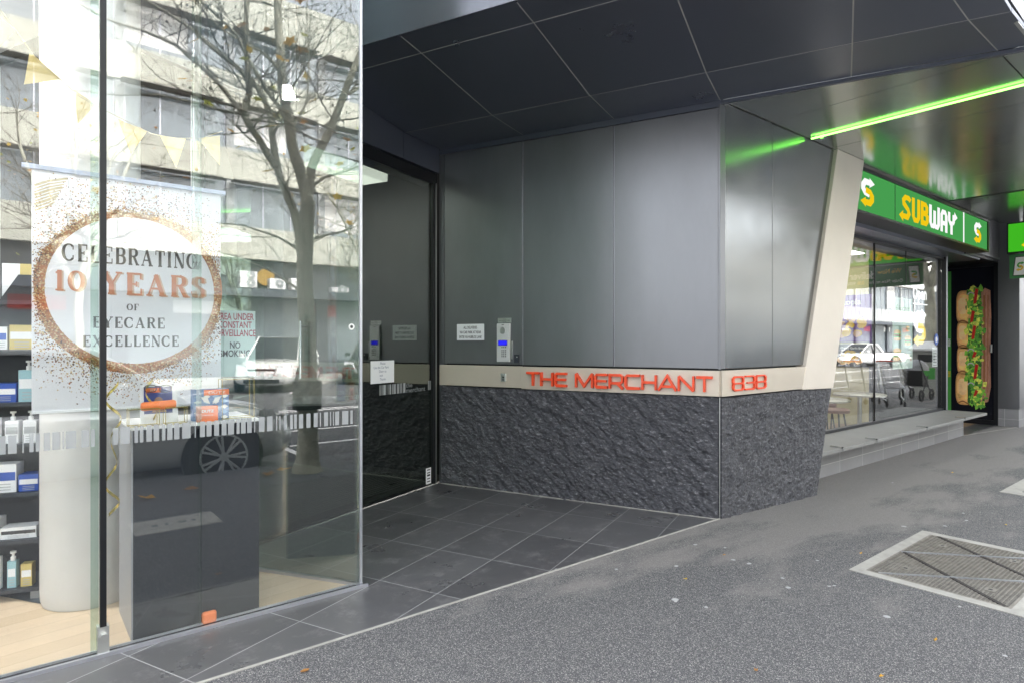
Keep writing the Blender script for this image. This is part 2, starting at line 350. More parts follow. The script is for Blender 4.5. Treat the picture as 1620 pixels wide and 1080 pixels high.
# ------------------------------------------------------------------ entrance wall: stone base, champagne band, metal cladding
def stone_mat():
    m = bpy.data.materials.new('split_faced_stone'); m.use_nodes = True; t = m.node_tree; b = t.nodes['Principled BSDF']; lk = t.links.new
    tc = t.nodes.new('ShaderNodeTexCoord'); mp = t.nodes.new('ShaderNodeMapping'); mp.inputs['Rotation'].default_value = (R(32), R(28), 0); mp.inputs['Scale'].default_value = (1, 1, 2.1)
    lk(tc.outputs['Object'], mp.inputs[0])
    n = t.nodes.new('ShaderNodeTexNoise'); n.inputs['Scale'].default_value = 26; n.inputs['Detail'].default_value = 10; n.inputs['Roughness'].default_value = 0.72; lk(mp.outputs[0], n.inputs['Vector'])
    cr = t.nodes.new('ShaderNodeValToRGB'); e = cr.color_ramp.elements; e[0].position = 0.32; e[0].color = (0.03, 0.031, 0.036, 1); e[1].position = 0.72; e[1].color = (0.3, 0.3, 0.32, 1)
    k = cr.color_ramp.elements.new(0.55); k.color = (0.066, 0.067, 0.078, 1)
    lk(n.outputs[0], cr.inputs[0]); lk(cr.outputs[0], b.inputs['Base Color']); b.inputs['Roughness'].default_value = 0.6
    bp = t.nodes.new('ShaderNodeBump'); bp.inputs['Strength'].default_value = 1.0; bp.inputs['Distance'].default_value = 0.012; lk(n.outputs[0], bp.inputs['Height']); lk(bp.outputs[0], b.inputs['Normal'])
    return m
M['stone'] = stone_mat()
def stone(L, sfun, z0, z1, step, name, parent, amp=0.02, seed=0.0):
    mb = MB(M['stone']); nz = int((z1 - z0) / step); ns = int((sfun(1, z1) - sfun(0, z1)) / step)
    vs, fs = [], []
    for i in range(nz + 1):
        z = z0 + (z1 - z0) * i / nz
        for j in range(ns + 1):
            q = j / ns; s = sfun(q, z)
            ca, sa = math.cos(0.65), math.sin(0.65)
            p1, p2 = (s * ca + z * sa), (-s * sa + z * ca)
            d = noise.fractal(Vector((p1 * 7.5, p2 * 12, seed)), 0.75, 2.1, 6) * 0.7 + noise.ridged_multi_fractal(Vector((s * 17 + 3, z * 21, seed + 4)), 0.8, 2.0, 3, 1.0, 2.0) * 0.2 + noise.noise(Vector((s * 2, z * 2, seed + 9))) * 0.35
            edge = min(1, q * 25, (1 - q) * 25)
            vs.append(L(s, 0.006 + amp * d * (0.25 + 0.75 * edge), z))
    for i in range(nz):
        for j in range(ns):
            a = i * (ns + 1) + j; fs.append((a, a + 1, a + ns + 2, a + ns + 1))
    mb.mesh(vs, fs)
    back = [L(sfun(0, z0), -0.06, z0), L(sfun(1, z0), -0.06, z0), L(sfun(1, z1), -0.06, z1), L(sfun(0, z1), -0.06, z1)]
    k = len(mb.v); mb.v += back; c = [0, ns, nz * (ns + 1) + ns, nz * (ns + 1)]
    for a in range(4):
        bb = (a + 1) % 4; mb.f.append((c[a], c[bb], k + bb, k + a)); mb.mi.append(0)
    mb.f.append((k + 3, k + 2, k + 1, k)); mb.mi.append(0)
    return mb.build(name, parent, smooth=False)

wall = thing('entrance_wall', 'grey metal clad entrance wall on a rough dark stone base with a champagne band', 'wall', (*C1, 0))
stone(W, lambda q, z: 0.012 + q * 2.62, 0.0, 0.95, 0.0085, 'stone_base', wall, 0.028, 1.0)
F0 = frame(C1, 0)                     # facing the street: n positive is into the building, so mirror it
F = lambda s, n, z: F0(s, -n, z)
stone(F, lambda q, z: 0.012 + q * ((6.19 - 4.298) + (z - 0.936) * 0.3), -0.08, 0.945, 0.0085, 'stone_base', wall, 0.027, 5.0)
b = MB(M['concrete']); b.box(0.0, 2.62, 0.016, 0.030, 0.0, 0.004, 0, W); b.build('mortar_strip', wall)
b = MB(M['steel']); b.box(-0.001, 0.004, -0.004, 0.006, 0, 0.95, 0, W); b.build('corner_trim', wall)
# solid core behind the cladding
b = MB(M['black'])
b.hexa([W(0.02, -0.07, 0), W(2.66, -0.07, 0), (4.2, 5.4, 0), (5.6, 3.4, 0)], [W(0.02, -0.07, 3.24), W(2.66, -0.07, 3.24), (4.2, 5.4, 3.24), (5.6, 3.4, 3.24)])
b.hexa([(4.36, 2.8, -.1), (5.86, 2.8, -.1), (5.86, 3.45, -.1), (4.36, 3.45, -.1)], [(4.36, 2.8, 3.24), (6.8, 2.8, 3.24), (6.8, 3.45, 3.24), (4.36, 3.45, 3.24)])
b.build('core', wall)
for s0, s1 in ((0.012, 0.862), (0.870, 1.731), (1.739, 2.60)):
    b = MB(M['panel']); b.box(s0, s1, -0.05, 0.0, 1.172, 3.215, 0, W); b.build('cladding_panel', wall, bevel=0.003)
b = MB(M['panel']); b.box(2.606, 2.66, -0.05, 0.0, 0.0, 3.215, 0, W); b.build('end_trim', wall, bevel=0.002)
b = MB(M['soffit']); b.box(0.0, 2.66, -0.05, -0.004, 3.222, 3.305, 0, W); b.build('head_trim', wall)
b = MB(M['alu']); b.box(0.866 - 0.0035, 0.866 + 0.0035, -0.04, -0.012, 1.172, 3.215, 0, W); b.box(1.735 - 0.0035, 1.735 + 0.0035, -0.04, -0.012, 1.172, 3.215, 0, W); b.build('joint_strip', wall)
b = MB(M['panel']); b.box(-0.001, 0.011, -0.05, 0.0, 1.165, 3.24, 0, W); b.box(0.001, 0.07, -0.04, 0.002, 1.172, 3.24, 0, F); b.build('corner_trim', wall)
def slant(z): return 5.70 - 4.298 + (z - 1.15) * (6.287 - 5.70) / (3.285 - 1.15)     # raking right-hand edge of the cladding
b = MB(M['panel_gloss']); b.hexa([F(0.074, 0, 1.172), F(0.795, 0, 1.172), F(0.795, -0.04, 1.172), F(0.074, -0.04, 1.172)], [F(0.074, 0, 3.262), F(0.795, 0, 3.262), F(0.795, -0.04, 3.262), F(0.074, -0.04, 3.262)]); b.build('cladding_panel', wall, bevel=0.002)
b = MB(M['panel_gloss']); b.hexa([F(0.803, 0, 1.172), F(slant(1.172) - 0.006, 0, 1.172), F(slant(1.172) - 0.006, -0.04, 1.172), F(0.803, -0.04, 1.172)], [F(0.803, 0, 3.262), F(slant(3.262) - 0.006, 0, 3.262), F(slant(3.262) - 0.006, -0.04, 3.262), F(0.803, -0.04, 3.262)]); b.build('cladding_panel', wall, bevel=0.002)
# champagne band and raking fin
b = MB(M['band']); b.box(0.0, 1.735, -0.03, 0.028, 0.957, 1.158, 0, W); b.build('band', wall, bevel=0.003)
b = MB(M['band']); b.box(1.745, 2.655, -0.03, 0.006, 0.962, 1.160, 0, W); b.build('band', wall, bevel=0.003)
xb = 5.57 - 4.298; 
b = MB(M['band']); b.hexa([F(-0.012, 0.028, 0.957), F(xb, 0.028, 0.957), F(xb, -0.03, 0.957), F(-0.012, -0.03, 0.957)], [F(-0.012, 0.028, 1.158), F(slant(1.158), 0.028, 1.158), F(slant(1.158), -0.03, 1.158), F(-0.012, -0.03, 1.158)]); b.build('band', wall, bevel=0.003)
b = MB(M['finm'])
q = [(5.575, 0.950), (6.19, 0.936), (6.905, 3.268), (6.287, 3.268)]
b.prism([(x, 2.702, z) for x, z in q], (0, 0.3, 0)); b.build('raking_fin', wall, bevel=0.004)

# raised lettering: strokes with a pen that can be thick or thin
def arc(cx, cy, rx, ry, a0, a1, n=14): return [(cx + rx * math.cos(R(a0 + (a1 - a0) * i / n)), cy + ry * math.sin(R(a0 + (a1 - a0) * i / n))) for i in range(n + 1)]
def ribbon(mb, pts, tf, wid, thin=None, depth=0.0, m=0, lift=0.0):
    """pts in glyph units; tf(x, y, d) gives a 3D point; d is distance off the surface"""
    n = len(pts); L_, R_ = [], []
    for i, (x, y) in enumerate(pts):
        x0, y0 = pts[max(i - 1, 0)]; x1, y1 = pts[min(i + 1, n - 1)]
        dx, dy = x1 - x0, y1 - y0; l = math.hypot(dx, dy) or 1; dx /= l; dy /= l
        mit = 1.0
        if 0 < i < n - 1:
            ax, ay = x - x0, y - y0; la = math.hypot(ax, ay) or 1
            c = abs(ax / la * dx + ay / la * dy); mit = min(1 / max(c, 0.5), 1.6)
        w = wid if thin is None else thin + (wid - thin) * abs(dy) ** 1.8
        w *= mit / 2
        L_.append((x - dy * w, y + dx * w)); R_.append((x + dy * w, y - dx * w))
    for i in range(n - 1):
        a, b_, c, d = L_[i], L_[i + 1], R_[i + 1], R_[i]
        if depth: mb.hexa([tf(*p, 0) for p in (a, b_, c, d)], [tf(*p, depth + lift) for p in (a, b_, c, d)], m)
        else: mb.poly([tf(*p, lift) for p in (a, b_, c, d)], m)
def rr(w, r=0.22, h=1.0):            # rounded rectangle path
    return arc(w - r, h - r, r, r, 90, 0, 5) + arc(w - r, r, r, r, 0, -90, 5) + arc(r, r, r, r, -90, -180, 5) + arc(r, h - r, r, r, 180, 90, 5) + [(w - r, h)]
EXT = {
 'T': (1.3, [[(0, .93), (1.3, .93)], [(.65, .9), (.65, 0)]]),
 'H': (1.3, [[(.07, 0), (.07, 1)], [(1.23, 0), (1.23, 1)], [(.07, .5), (1.23, .5)]]),
 'E': (1.2, [[(1.2, .93), (.2, .93), (.07, .8), (.07, .2), (.2, .07), (1.2, .07)], [(.07, .5), (1.1, .5)]]),
 'M': (1.7, [[(.07, 0), (.07, .97)], [(.07, .97), (.85, .1), (1.63, .97)], [(1.63, .97), (1.63, 0)]]),
 'R': (1.3, [[(.07, 0), (.07, .93), (1.05, .93), (1.23, .82), (1.23, .5), (1.05, .38), (.07, .38)], [(.75, .38), (1.28, .0)]]),
 'C': (1.35, [[(1.35, .93), (.22, .93), (.07, .8), (.07, .2), (.22, .07), (1.35, .07)]]),
 'A': (1.5, [[(.0, .0), (.75, .97), (1.5, 0)], [(.3, .27), (1.2, .27)]]),
 'N': (1.35, [[(.07, 0), (.07, .97)], [(.07, .97), (1.28, .03)], [(1.28, .03), (1.28, 1)]]),
}
sg = thing('raised_lettering', 'red raised letters reading THE MERCHANT on the champagne band of the entrance wall', 'sign', W(0.85, 0.03, 1.05))
text = 'THE MERCHANT'; gap = 0.16; tot = sum((0.55 if ch == ' ' else EXT[ch][0]) + gap for ch in text) - gap
sx = 1.62 / tot; pos = 0
for ch in text:
    if ch == ' ': pos += 0.55 + gap; continue
    w_, strokes = EXT[ch]; b = MB(M['red']); p0 = pos
    for k, st in enumerate(strokes):
        ribbon(b, st, lambda x, y, d: W(1.668 - (p0 + x) * sx, 0.03 + d, 0.992 + 0.122 * y), 0.17, depth=0.034, lift=0.0004 * k)
    b.build('letter', sg); pos += w_ + gap
sg = thing('street_number_sign', 'red raised number 838 on the champagne band round the corner of the stone base', 'sign', (4.7, 2.7, 1.05))
for k, ch in enumerate('838'):
    b = MB(M['red']); x0 = 4.425 + k * 0.172
    st = [[(0.12, .5), (0, .6)] + [(0, .88), (.14, 1), (.86, 1), (1, .88), (1, .6), (.86, .5), (.12, .5)], [(0.12, .5), (0, .4), (0, .12), (.14, 0), (.86, 0), (1, .12), (1, .4), (.86, .5)]]
    if ch == '3': st = [[(0, 1), (.86, 1), (1, .88), (1, .6), (.86, .5), (.2, .5)], [(.86, .5), (1, .4), (1, .12), (.86, 0), (0, 0)]]
    for j, s_ in enumerate(st): ribbon(b, s_, lambda x, y, d: (x0 + x * 0.145, 2.705 - d, 1.0 + y * 0.105), 0.115, depth=0.015, lift=0.0005 * j)
    b.build('digit', sg)

# ------------------------------------------------------------------ text helper (built-in vector font)
def text_mesh(mb, s, tf, size=1.0, align='CENTER', m=0, xs=1.0, bold=0.0, lift=0.0, spacing=1.0):
    cu = bpy.data.curves.new('lettering', 'FONT'); cu.body = s; cu.size = size; cu.align_x = align; cu.offset = bold; cu.resolution_u = 3; cu.space_character = spacing
    o = bpy.data.objects.new('lettering', cu); me = o.to_mesh()
    mb.mesh([tf(v.co.x * xs, v.co.y, lift) for v in me.vertices], [tuple(p.vertices) for p in me.polygons], m)
    o.to_mesh_clear(); bpy.data.objects.remove(o); bpy.data.curves.remove(cu)

# ------------------------------------------------------------------ awning over the footpath and entry
aw = thing('street_awning', 'dark metal panelled awning over the footpath and entry', 'awning', (4.5, 2.0, 3.27))
def sY(n, y): return (y - 2.735 + 0.3895 * n) / 0.921
G2 = 0.004
def acell(sa, sb, n0, n1, zfun, mt):
    """cell between seams sa > sb; each may be a number or a callable of n"""
    fa = (lambda n: sa - G2) if not callable(sa) else (lambda n: sa(n) - G2); fb = (lambda n: sb + G2) if not callable(sb) else (lambda n: sb(n) + G2)
    m0, m1 = n0 + G2, n1 - G2
    lo = [(fa(m0), m0), (fb(m0), m0), (fb(m1), m1), (fa(m1), m1)]
    b = MB(mt); b.hexa([W(s, n, zfun(n)) for s, n in lo], [W(s, n, zfun(n) + 0.03) for s, n in lo]); b.build('soffit_panel', aw, bevel=0.0015)
zA = lambda n: 3.27; zB = lambda n: 3.27 + 0.115 * (n - 0.557) / 0.983; zC = lambda n: 3.385 + 0.02 * (n - 1.54) / 0.25
seams = [2.645, 1.735, 0.867, 0.0, -0.9, lambda n: sY(n, 1.138), lambda n: sY(n, 0.95)]
for n0, n1, zz in ((0.0, 0.557, zA), (0.557, 1.54, zB), (1.54, 1.79, zC)):
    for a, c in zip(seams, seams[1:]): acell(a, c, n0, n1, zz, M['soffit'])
b = MB(M['joint'])     # backing tray seen as thin lines in the joints
for n0, n1, zz in ((0.0, 0.557, zA), (0.557, 1.54, zB), (1.54, 1.79, zC)):
    lo = [(2.64, n0), (sY(n0, 0.96), n0), (sY(n1, 0.96), n1), (2.64, n1)]
    b.hexa([W(s, n, zz(n) + 0.002) for s, n in lo], [W(s, n, zz(n) + 0.026) for s, n in lo])
b.build('backing_tray', aw)
b = MB(M['fascia']); b.hexa([W(2.64, 1.79, 3.405), W(sY(1.79, 0.95), 1.79, 3.405), W(sY(1.76, 0.95), 1.76, 3.405), W(2.64, 1.76, 3.405)], [W(2.64, 1.87, 4.3), W(sY(1.87, 0.95), 1.87, 4.3), W(sY(1.84, 0.95), 1.84, 4.3), W(2.64, 1.84, 4.3)]); b.build('fascia', aw)
b = MB(M['fascia']); b.hexa([W(sY(1.79, .95), 1.79, 3.41), W(sY(0, .95), 0, 3.28), (13, .95, 3.28), (13, .98, 3.28)], [W(sY(1.79, .95), 1.79, 4.3), W(sY(0, .95), 0, 4.3), (13, .95, 4.3), (13, .98, 4.3)])
b.build('fascia', aw)
b = MB(M['soffit']); b.box(sY(0, 0.97), 0.0, -0.035, -0.006, 3.245, 3.27, 0, W); b.build('edge_bead', aw)
def sx_cell(pts, mt, z=3.27):
    b = MB(mt); b.prism([(x, y, z) for x, y in pts], (0, 0, 0.03)); b.build('soffit_panel', aw)
def ux(y): return 4.298 - 0.3895 * (y - 2.735) / 0.921 + 0.036
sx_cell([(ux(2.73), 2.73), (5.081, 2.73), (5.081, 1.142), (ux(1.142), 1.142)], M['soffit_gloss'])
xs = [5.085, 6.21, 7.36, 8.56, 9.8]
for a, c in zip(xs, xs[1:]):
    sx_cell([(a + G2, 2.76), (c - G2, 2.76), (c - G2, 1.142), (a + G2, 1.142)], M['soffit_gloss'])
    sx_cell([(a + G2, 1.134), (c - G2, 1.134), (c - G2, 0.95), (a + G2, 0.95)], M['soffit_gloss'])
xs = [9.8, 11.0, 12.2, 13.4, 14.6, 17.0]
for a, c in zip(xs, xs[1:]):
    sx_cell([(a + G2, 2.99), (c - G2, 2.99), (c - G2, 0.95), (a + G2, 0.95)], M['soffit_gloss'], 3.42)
b = MB(M['black']); b.box(9.77, 9.8, 0.95, 2.76, 3.262, 3.45); b.box(9.8, 17, 2.0, 2.03, 3.45, 3.5); b.build('step_trim', aw)
b = MB(M['black']); b.box(4.9, 17.0, 0.98, 3.2, 3.46, 3.56); b.build('roof_deck', aw)
b = MB(M['steel']); b.box(4.6, 13, 0.955, 0.975, 3.262, 3.268); b.build('drip_trim', aw)
led = thing('led_tube', 'bright green neon tube running across the awning ceiling', 'lamp', (5.735, 1.9, 3.24))
GREEN = emis('green_neon', (0.22, 1.0, 0.1), 3.2)
b = MB(GREEN); b.tube([(5.735, 2.70, 3.256), (5.735, 0.97, 3.256)], 0.0085, 10); b.build('tube', led)
b = MB(M['steel']); b.box(5.722, 5.748, 2.66, 2.69, 3.262, 3.27); b.build('end_bracket', led); b = MB(M['steel']); b.lathe([(0, 0), (.018, 0), (.018, .03), (0, .03)], (5.77, 2.62, 3.24), 12); b.build('end_bracket', led)

# bulkhead and door
bh = thing('entry_bulkhead', 'dark panelled bulkhead above the glass entry door', 'bulkhead', D(1, 0, 3))
for a, c in ((0.0, 0.56), (0.566, 1.8), (1.806, 3.2)):
    b = MB(M['soffit']); b.box(a, c, -0.2, 0.0, 3.035, 4.6 if a > 1.5 else 3.36 if a > .1 else 3.30, 0, D); b.build('panel', bh)
b = MB(M['black']); b.box(0.0, 3.2, -0.2, -0.03, 2.925, 3.03, 0, D); b.box(-.5, 3.2, -0.35, -0.205, 3.36, 4.7, 0, D); b.build('door_track', bh)
dr = thing('entry_door', 'frameless glass entry door mirroring the stone wall, with bar pattern decal', 'door', D(0.6, 0, 0))
b = MB(M['glass_door']); b.box(0.075, 2.5, -0.052, -0.042, 0.012, 2.925, 0, D); b.build('pane', dr)
b = MB(M['black']); b.box(0.035, 0.075, -0.08, -0.02, 0, 2.93, 0, D); b.box(0.0, 2.5, -0.07, -0.03, 0.0, 0.012, 0, D); b.build('frame', dr)
b = MB(M['steel']); b.box(0.028, 0.034, -0.05, -0.01, 0, 2.93, 0, D); b.build('edge_strip', dr)
b = MB(M['frost'])
DT = lambda s0, z0: (lambda x, y, d: D(s0 - x, -0.0405 + d, z0 + y))
text_mesh(b, 'the', DT(1.37, 0.965), 0.06, 'LEFT', xs=1.25); text_mesh(b, 'merchant', DT(1.37, 0.918), 0.062, 'LEFT', xs=1.25)
text_mesh(b, 'the', DT(0.475, 0.965), 0.06, 'LEFT', xs=1.25); text_mesh(b, 'merchant', DT(0.475, 0.918), 0.062, 'LEFT', xs=1.25)
x = 0.84
random.seed(3)
while x > 0.5:
    w_ = random.choice((0.006, 0.012, 0.024, 0.034)); b.box(x - w_, x, -0.041, -0.0402, 0.92, 1.008, 0, D); x -= w_ + random.choice((0.006, 0.01, 0.014))
for x in (0.13, 0.115, 0.095): b.box(x - 0.008, x, -0.041, -0.0402, 0.92, 1.008, 0, D)
b.build('decal', dr)
note = thing('handwritten_note', 'handwritten white paper note taped inside the entry door glass', 'note', D(0.8, 0, 1.1))
b = MB(M['paper']); b.box(0.646, 0.957, -0.0400, -0.0395, 1.025, 1.219, 0, D); b.build('sheet', note)
b = MB(mat('blue_ink', (0.12, 0.14, 0.25), 0.7))
for k, s in enumerate(('Please', 'Use the Car Park', 'Door to', 'exit', 'Thanks')): text_mesh(b, s, lambda x, y, d, k=k: D(0.80 - x + 0.02 * (k % 2), -0.0392 + d, 1.186 - 0.034 * k + y), 0.03, 'CENTER', xs=0.95)
b.build('writing', note)
stk = thing('door_sticker', 'small white rating sticker at the foot of the entry door glass', 'sticker', D(0.12, 0, 0.1))
b = MB(M['paper'], M['text_black']); b.box(0.085, 0.165, -0.041, -0.0385, 0.012, 0.165, 0, D)
for k in range(5): b.box(0.1, 0.15, -0.0384, -0.038, 0.03 + k * 0.028, 0.04 + k * 0.028 + (0.008 if k == 2 else 0), 1, D)
b.build('label', stk)
lb = thing('lobby_walls', 'dark walls and ceiling of the entrance lobby behind the glass door', 'wall', D(1, -2, 0))
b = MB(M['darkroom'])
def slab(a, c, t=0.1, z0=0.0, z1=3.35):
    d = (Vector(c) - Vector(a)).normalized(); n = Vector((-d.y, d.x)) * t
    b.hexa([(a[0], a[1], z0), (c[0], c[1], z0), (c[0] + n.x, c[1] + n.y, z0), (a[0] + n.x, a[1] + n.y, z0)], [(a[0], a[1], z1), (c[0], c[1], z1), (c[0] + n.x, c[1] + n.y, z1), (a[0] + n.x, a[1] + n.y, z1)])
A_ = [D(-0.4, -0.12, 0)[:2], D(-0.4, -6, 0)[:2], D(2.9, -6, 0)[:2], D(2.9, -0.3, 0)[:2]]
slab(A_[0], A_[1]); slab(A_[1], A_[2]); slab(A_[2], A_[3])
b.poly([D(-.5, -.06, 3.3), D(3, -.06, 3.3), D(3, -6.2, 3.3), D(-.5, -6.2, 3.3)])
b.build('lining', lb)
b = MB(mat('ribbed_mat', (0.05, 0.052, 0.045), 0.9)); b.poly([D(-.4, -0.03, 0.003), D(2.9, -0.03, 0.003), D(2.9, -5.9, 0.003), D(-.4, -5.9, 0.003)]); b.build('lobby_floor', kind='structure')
mt = thing('ribbed_mat', 'ribbed entrance mat with pale metal strips behind the glass door', 'mat', D(1, -1, 0))
b = MB(mat('mat_carpet', (0.03, 0.03, 0.028), 0.95)); b.box(0.0, 2.6, -2.2, -0.08, 0.004, 0.014, 0, D); b.build('carpet_base', mt)
b = MB(mat('mat_strip', (0.36, 0.37, 0.33), 0.5, 0.4))
for k in range(42): b.box(0.0, 2.6, -0.2 - k * 0.05 - 0.014, -0.2 - k * 0.05, 0.014, 0.018, 0, D)
b.build('metal_strips', mt)
lm = thing('lobby_light', 'white box ceiling light inside the entrance lobby', 'lamp', D(1, -.6, 2.8))
b = MB(mat('light_housing', (0.75, 0.76, 0.74), 0.5), emis('lobby_lamp', (1, 0.95, 0.95), 1.5), emis('lobby_lamp_side', (1, .95, .95), 1.0)); b.box(0.36, 1.12, -0.65, -0.35, 2.915, 3.12, 2, D); b.box(0.39, 1.09, -0.62, -0.38, 2.910, 2.914, 1, D); b.build('housing', lm, bevel=0.004)

# wall-mounted items
ic = thing('intercom', 'silver door intercom with round speaker, blue screen and keypad on the grey wall', 'intercom', W(1.926, 0, 1.37))
b = MB(M['silver']); b.box(1.859, 1.994, 0.0, 0.028, 1.199, 1.551, 0, W); b.build('housing', ic, bevel=0.004)
b = MB(M['steel']); b.lathe([(0, .006), (.028, .006), (.031, .003), (.031, 0)], (0, 0, 0), 24, L=lambda x, y, z: W(1.93 + x, 0.028 + z, 1.487 + y)); b.build('speaker', ic, smooth=True)
b = MB(M['text_black']); b.box(1.915, 1.94, 0.028, 0.0285, 1.535, 1.541, 0, W); b.build('camera_slot', ic)
b = MB(emis('blue_display', (0.02, 0.02, 0.75), 0.7), M['text_black']); b.box(1.886, 1.973, 0.028, 0.0295, 1.352, 1.392, 0, W); b.box(1.882, 1.977, 0.028, 0.029, 1.348, 1.396, 1, W); b.build('screen', ic)
for i in range(5):
    for j in range(3):
        z = (1.333, 1.303, 1.285, 1.267, 1.249)[i]
        b = MB(M['text_black']); b.box(1.912 - 0.019 * (j - 1), 1.921 - 0.019 * (j - 1), 0.028, 0.0305, z - 0.005, z + 0.005, 0, W); b.build('key', ic)
pl = thing('nameplate', 'small engraved silver plate directly above the intercom', 'plate', W(1.92, 0, 1.58))
b = MB(M['steel'], M['text_black']); b.box(1.853, 1.994, 0.0, 0.004, 1.558, 1.602, 0, W)
for k, s in enumerate(('VISITORS', 'PRESS APARTMENT NUMBER', 'THEN BELL')): text_mesh(b, s, lambda x, y, d, k=k: W(1.924 - x, 0.0044, 1.588 - 0.013 * k + y), 0.009, m=1)
b.build('plate', pl)
nc = thing('delivery_notice', 'white notice reading ALL DELIVERIES VIA CAR PARK AT REAR on the grey wall', 'notice', W(2.3, 0, 1.47))
b = MB(M['paper']); b.box(2.145, 2.451, 0.0, 0.002, 1.398, 1.551, 0, W); b.build('sheet', nc)
b = MB(M['text_black'])
for k, s in enumerate(('ALL DELIVERIES', 'VIA CAR PARK AT REAR', 'ENTER VIA HUBBUCK LANE')): text_mesh(b, s, lambda x, y, d, k=k: W(2.298 - x, 0.0028, 1.506 - 0.045 * k + y), 0.036, xs=(0.62, .62, .56)[k], bold=0.0006)
b.build('lettering', nc)
ks = thing('key_switch', 'small steel key switch on the champagne band under the intercom', 'switch', W(1.926, 0, 1.05))
b = MB(M['steel']); b.box(1.9, 1.95, 0.006, 0.03, 1.018, 1.092, 0, W); b.build('housing', ks, bevel=0.004)
b = MB(M['text_black']); b.box(1.915, 1.93, 0.03, 0.031, 1.05, 1.065, 0, W); b.box(1.913, 1.936, 0.03, 0.0305, 1.03, 1.038, 0, W); b.build('keyhole', ks)
ks = thing('card_reader', 'small dark card reader beside the lower edge of the intercom', 'switch', W(1.8, 0, 1.23))
b = MB(M['shelfm']); b.box(1.769, 1.815, 0.0, 0.022, 1.192, 1.268, 0, W); b.build('housing', ks, bevel=0.003)
b = MB(M['steel']); b.box(1.776, 1.79, 0.022, 0.025, 1.24, 1.25, 0, W); b.build('lock', ks)
ks = thing('cable_cover', 'thin vertical steel strip right beside the intercom', 'trim', W(1.84, 0, 1.3))
b = MB(M['steel']); b.box(1.838, 1.845, 0.0, 0.018, 1.225, 1.39, 0, W); b.build('strip', ks)
# ------------------------------------------------------------------ takeaway shop on the right
TGREEN = (0.045, 0.36, 0.07)
M['sign_green'] = emis('lit_green_acrylic', (0.075, 0.40, 0.095), 0.36)
M['sign_white'] = emis('lit_white_acrylic', (1, 1, 1), 0.42)
M['sign_yellow'] = emis('lit_yellow_acrylic', (1.0, 0.66, 0.01), 0.38)
M['blade_green'] = emis('lit_bright_green_acrylic', (0.06, 0.55, 0.02), 0.36)
M['neon_white'] = emis('neon_white', (1, 1, 1), 0.8)
M['neon_yellow'] = emis('neon_yellow', (1, 0.72, 0.05), 0.6)
M['panel_light'] = emis('ceiling_panel_light', (1, 0.97, 0.92), 4.5)
M['banner_green'] = mat('banner_green', (0.04, 0.2, 0.06), 0.6)
M['p_white'] = mat('white_print', (0.75, 0.76, 0.74), 0.6); M['p_yellow'] = mat('yellow_print', (0.75, 0.5, 0.03), 0.6); M['p_green'] = mat('green_print', (0.06, 0.35, 0.05), 0.6)
def s_logo(mb, tf, mw, my, t=0.21, lift=0.0):
    wp = [(.46, .43), (.24, .47), (.13, .6), (.13, .74), (.24, .87), (.5, .87)]
    ribbon(mb, wp, tf, t, m=mw, lift=lift); mb.poly([tf(.46, 1.05, lift + .0004), tf(.46, .69, lift + .0004), tf(.74, .87, lift + .0004)], mw)
    yp = [(.72 - x, 1 - y) for x, y in wp]
    ribbon(mb, yp, tf, t, m=my, lift=lift + .0008); mb.poly([tf(.26, -.05, lift + .0012), tf(.26, .31, lift + .0012), tf(-.02, .13, lift + .0012)], my)
FAT = {
 'S': (.66, [[(.6, .8), (.48, .89), (.26, .89), (.13, .76), (.16, .62), (.44, .42), (.5, .28), (.4, .12), (.08, .12)]]),
 'U': (.6, [[(.11, 1), (.11, .24), (.2, .11), (.4, .11), (.49, .24), (.49, 1)]]),
 'B': (.6, [[(.11, 1), (.11, 0)], [(.11, .89), (.38, .89), (.46, .8), (.46, .62), (.36, .53), (.11, .53)], [(.11, .5), (.38, .5), (.49, .42), (.49, .2), (.4, .11), (.11, .11)]]),
 'W': (.86, [[(.11, 1), (.11, .24), (.2, .11), (.34, .11), (.43, .24), (.43, .8)], [(.43, .24), (.52, .11), (.66, .11), (.75, .24), (.75, 1)]]),
 'A': (.6, [[(.11, 0), (.11, .76), (.2, .89), (.4, .89), (.49, .76), (.49, 0)], [(.11, .4), (.49, .4)]]),
 'Y': (.66, [[(.11, 1), (.11, .62), (.22, .5), (.44, .5)], [(.31, .5), (.31, 0)], [(.42, .5), (.5, .62), (.5, .86), (.62, .86)]]),
}
def fat_word(mb, tf, mw, my, x0=0, gap=0.03, t=0.2, lift=0.0):
    x = x0
    for i, ch in enumerate('SUBWAY'):
        w_, sts = FAT[ch]; k = 0
        for st in sts:
            ribbon(mb, [(x + a, c) for a, c in st], tf, t, m=(my if i < 3 else mw), lift=lift + 0.0003 * k); k += 1
        if ch == 'S': mb.poly([tf(x + .1, -.1, lift + .001), tf(x + .1, .34, lift + .001), tf(x - .17, .12, lift + .001)], my)
        if ch == 'Y': mb.poly([tf(x + .56, 1.08, lift + .001), tf(x + .56, .64, lift + .001), tf(x + .84, .86, lift + .001)], mw)
        x += w_ + gap
sh = thing('shop_lightbox_sign', 'long green illuminated shop sign reading SUBWAY above the takeaway window', 'sign', (9.3, 2.8, 3.0))
b = MB(M['sign_green']); b.box(6.9, 11.68, 2.806, 2.82, 2.79, 3.225)
b.build('face', sh)
b = MB(M['black']); b.box(6.3, 11.72, 2.82, 3.05, 2.765, 3.262); b.box(6.9, 11.72, 2.79, 2.822, 2.765, 2.79); b.box(6.9, 11.72, 2.79, 2.822, 3.225, 3.262); b.box(11.68, 11.72, 2.79, 2.822, 2.79, 3.225)
b.box(8.02, 8.028, 2.802, 2.806, 2.79, 3.225); b.build('casing', sh)
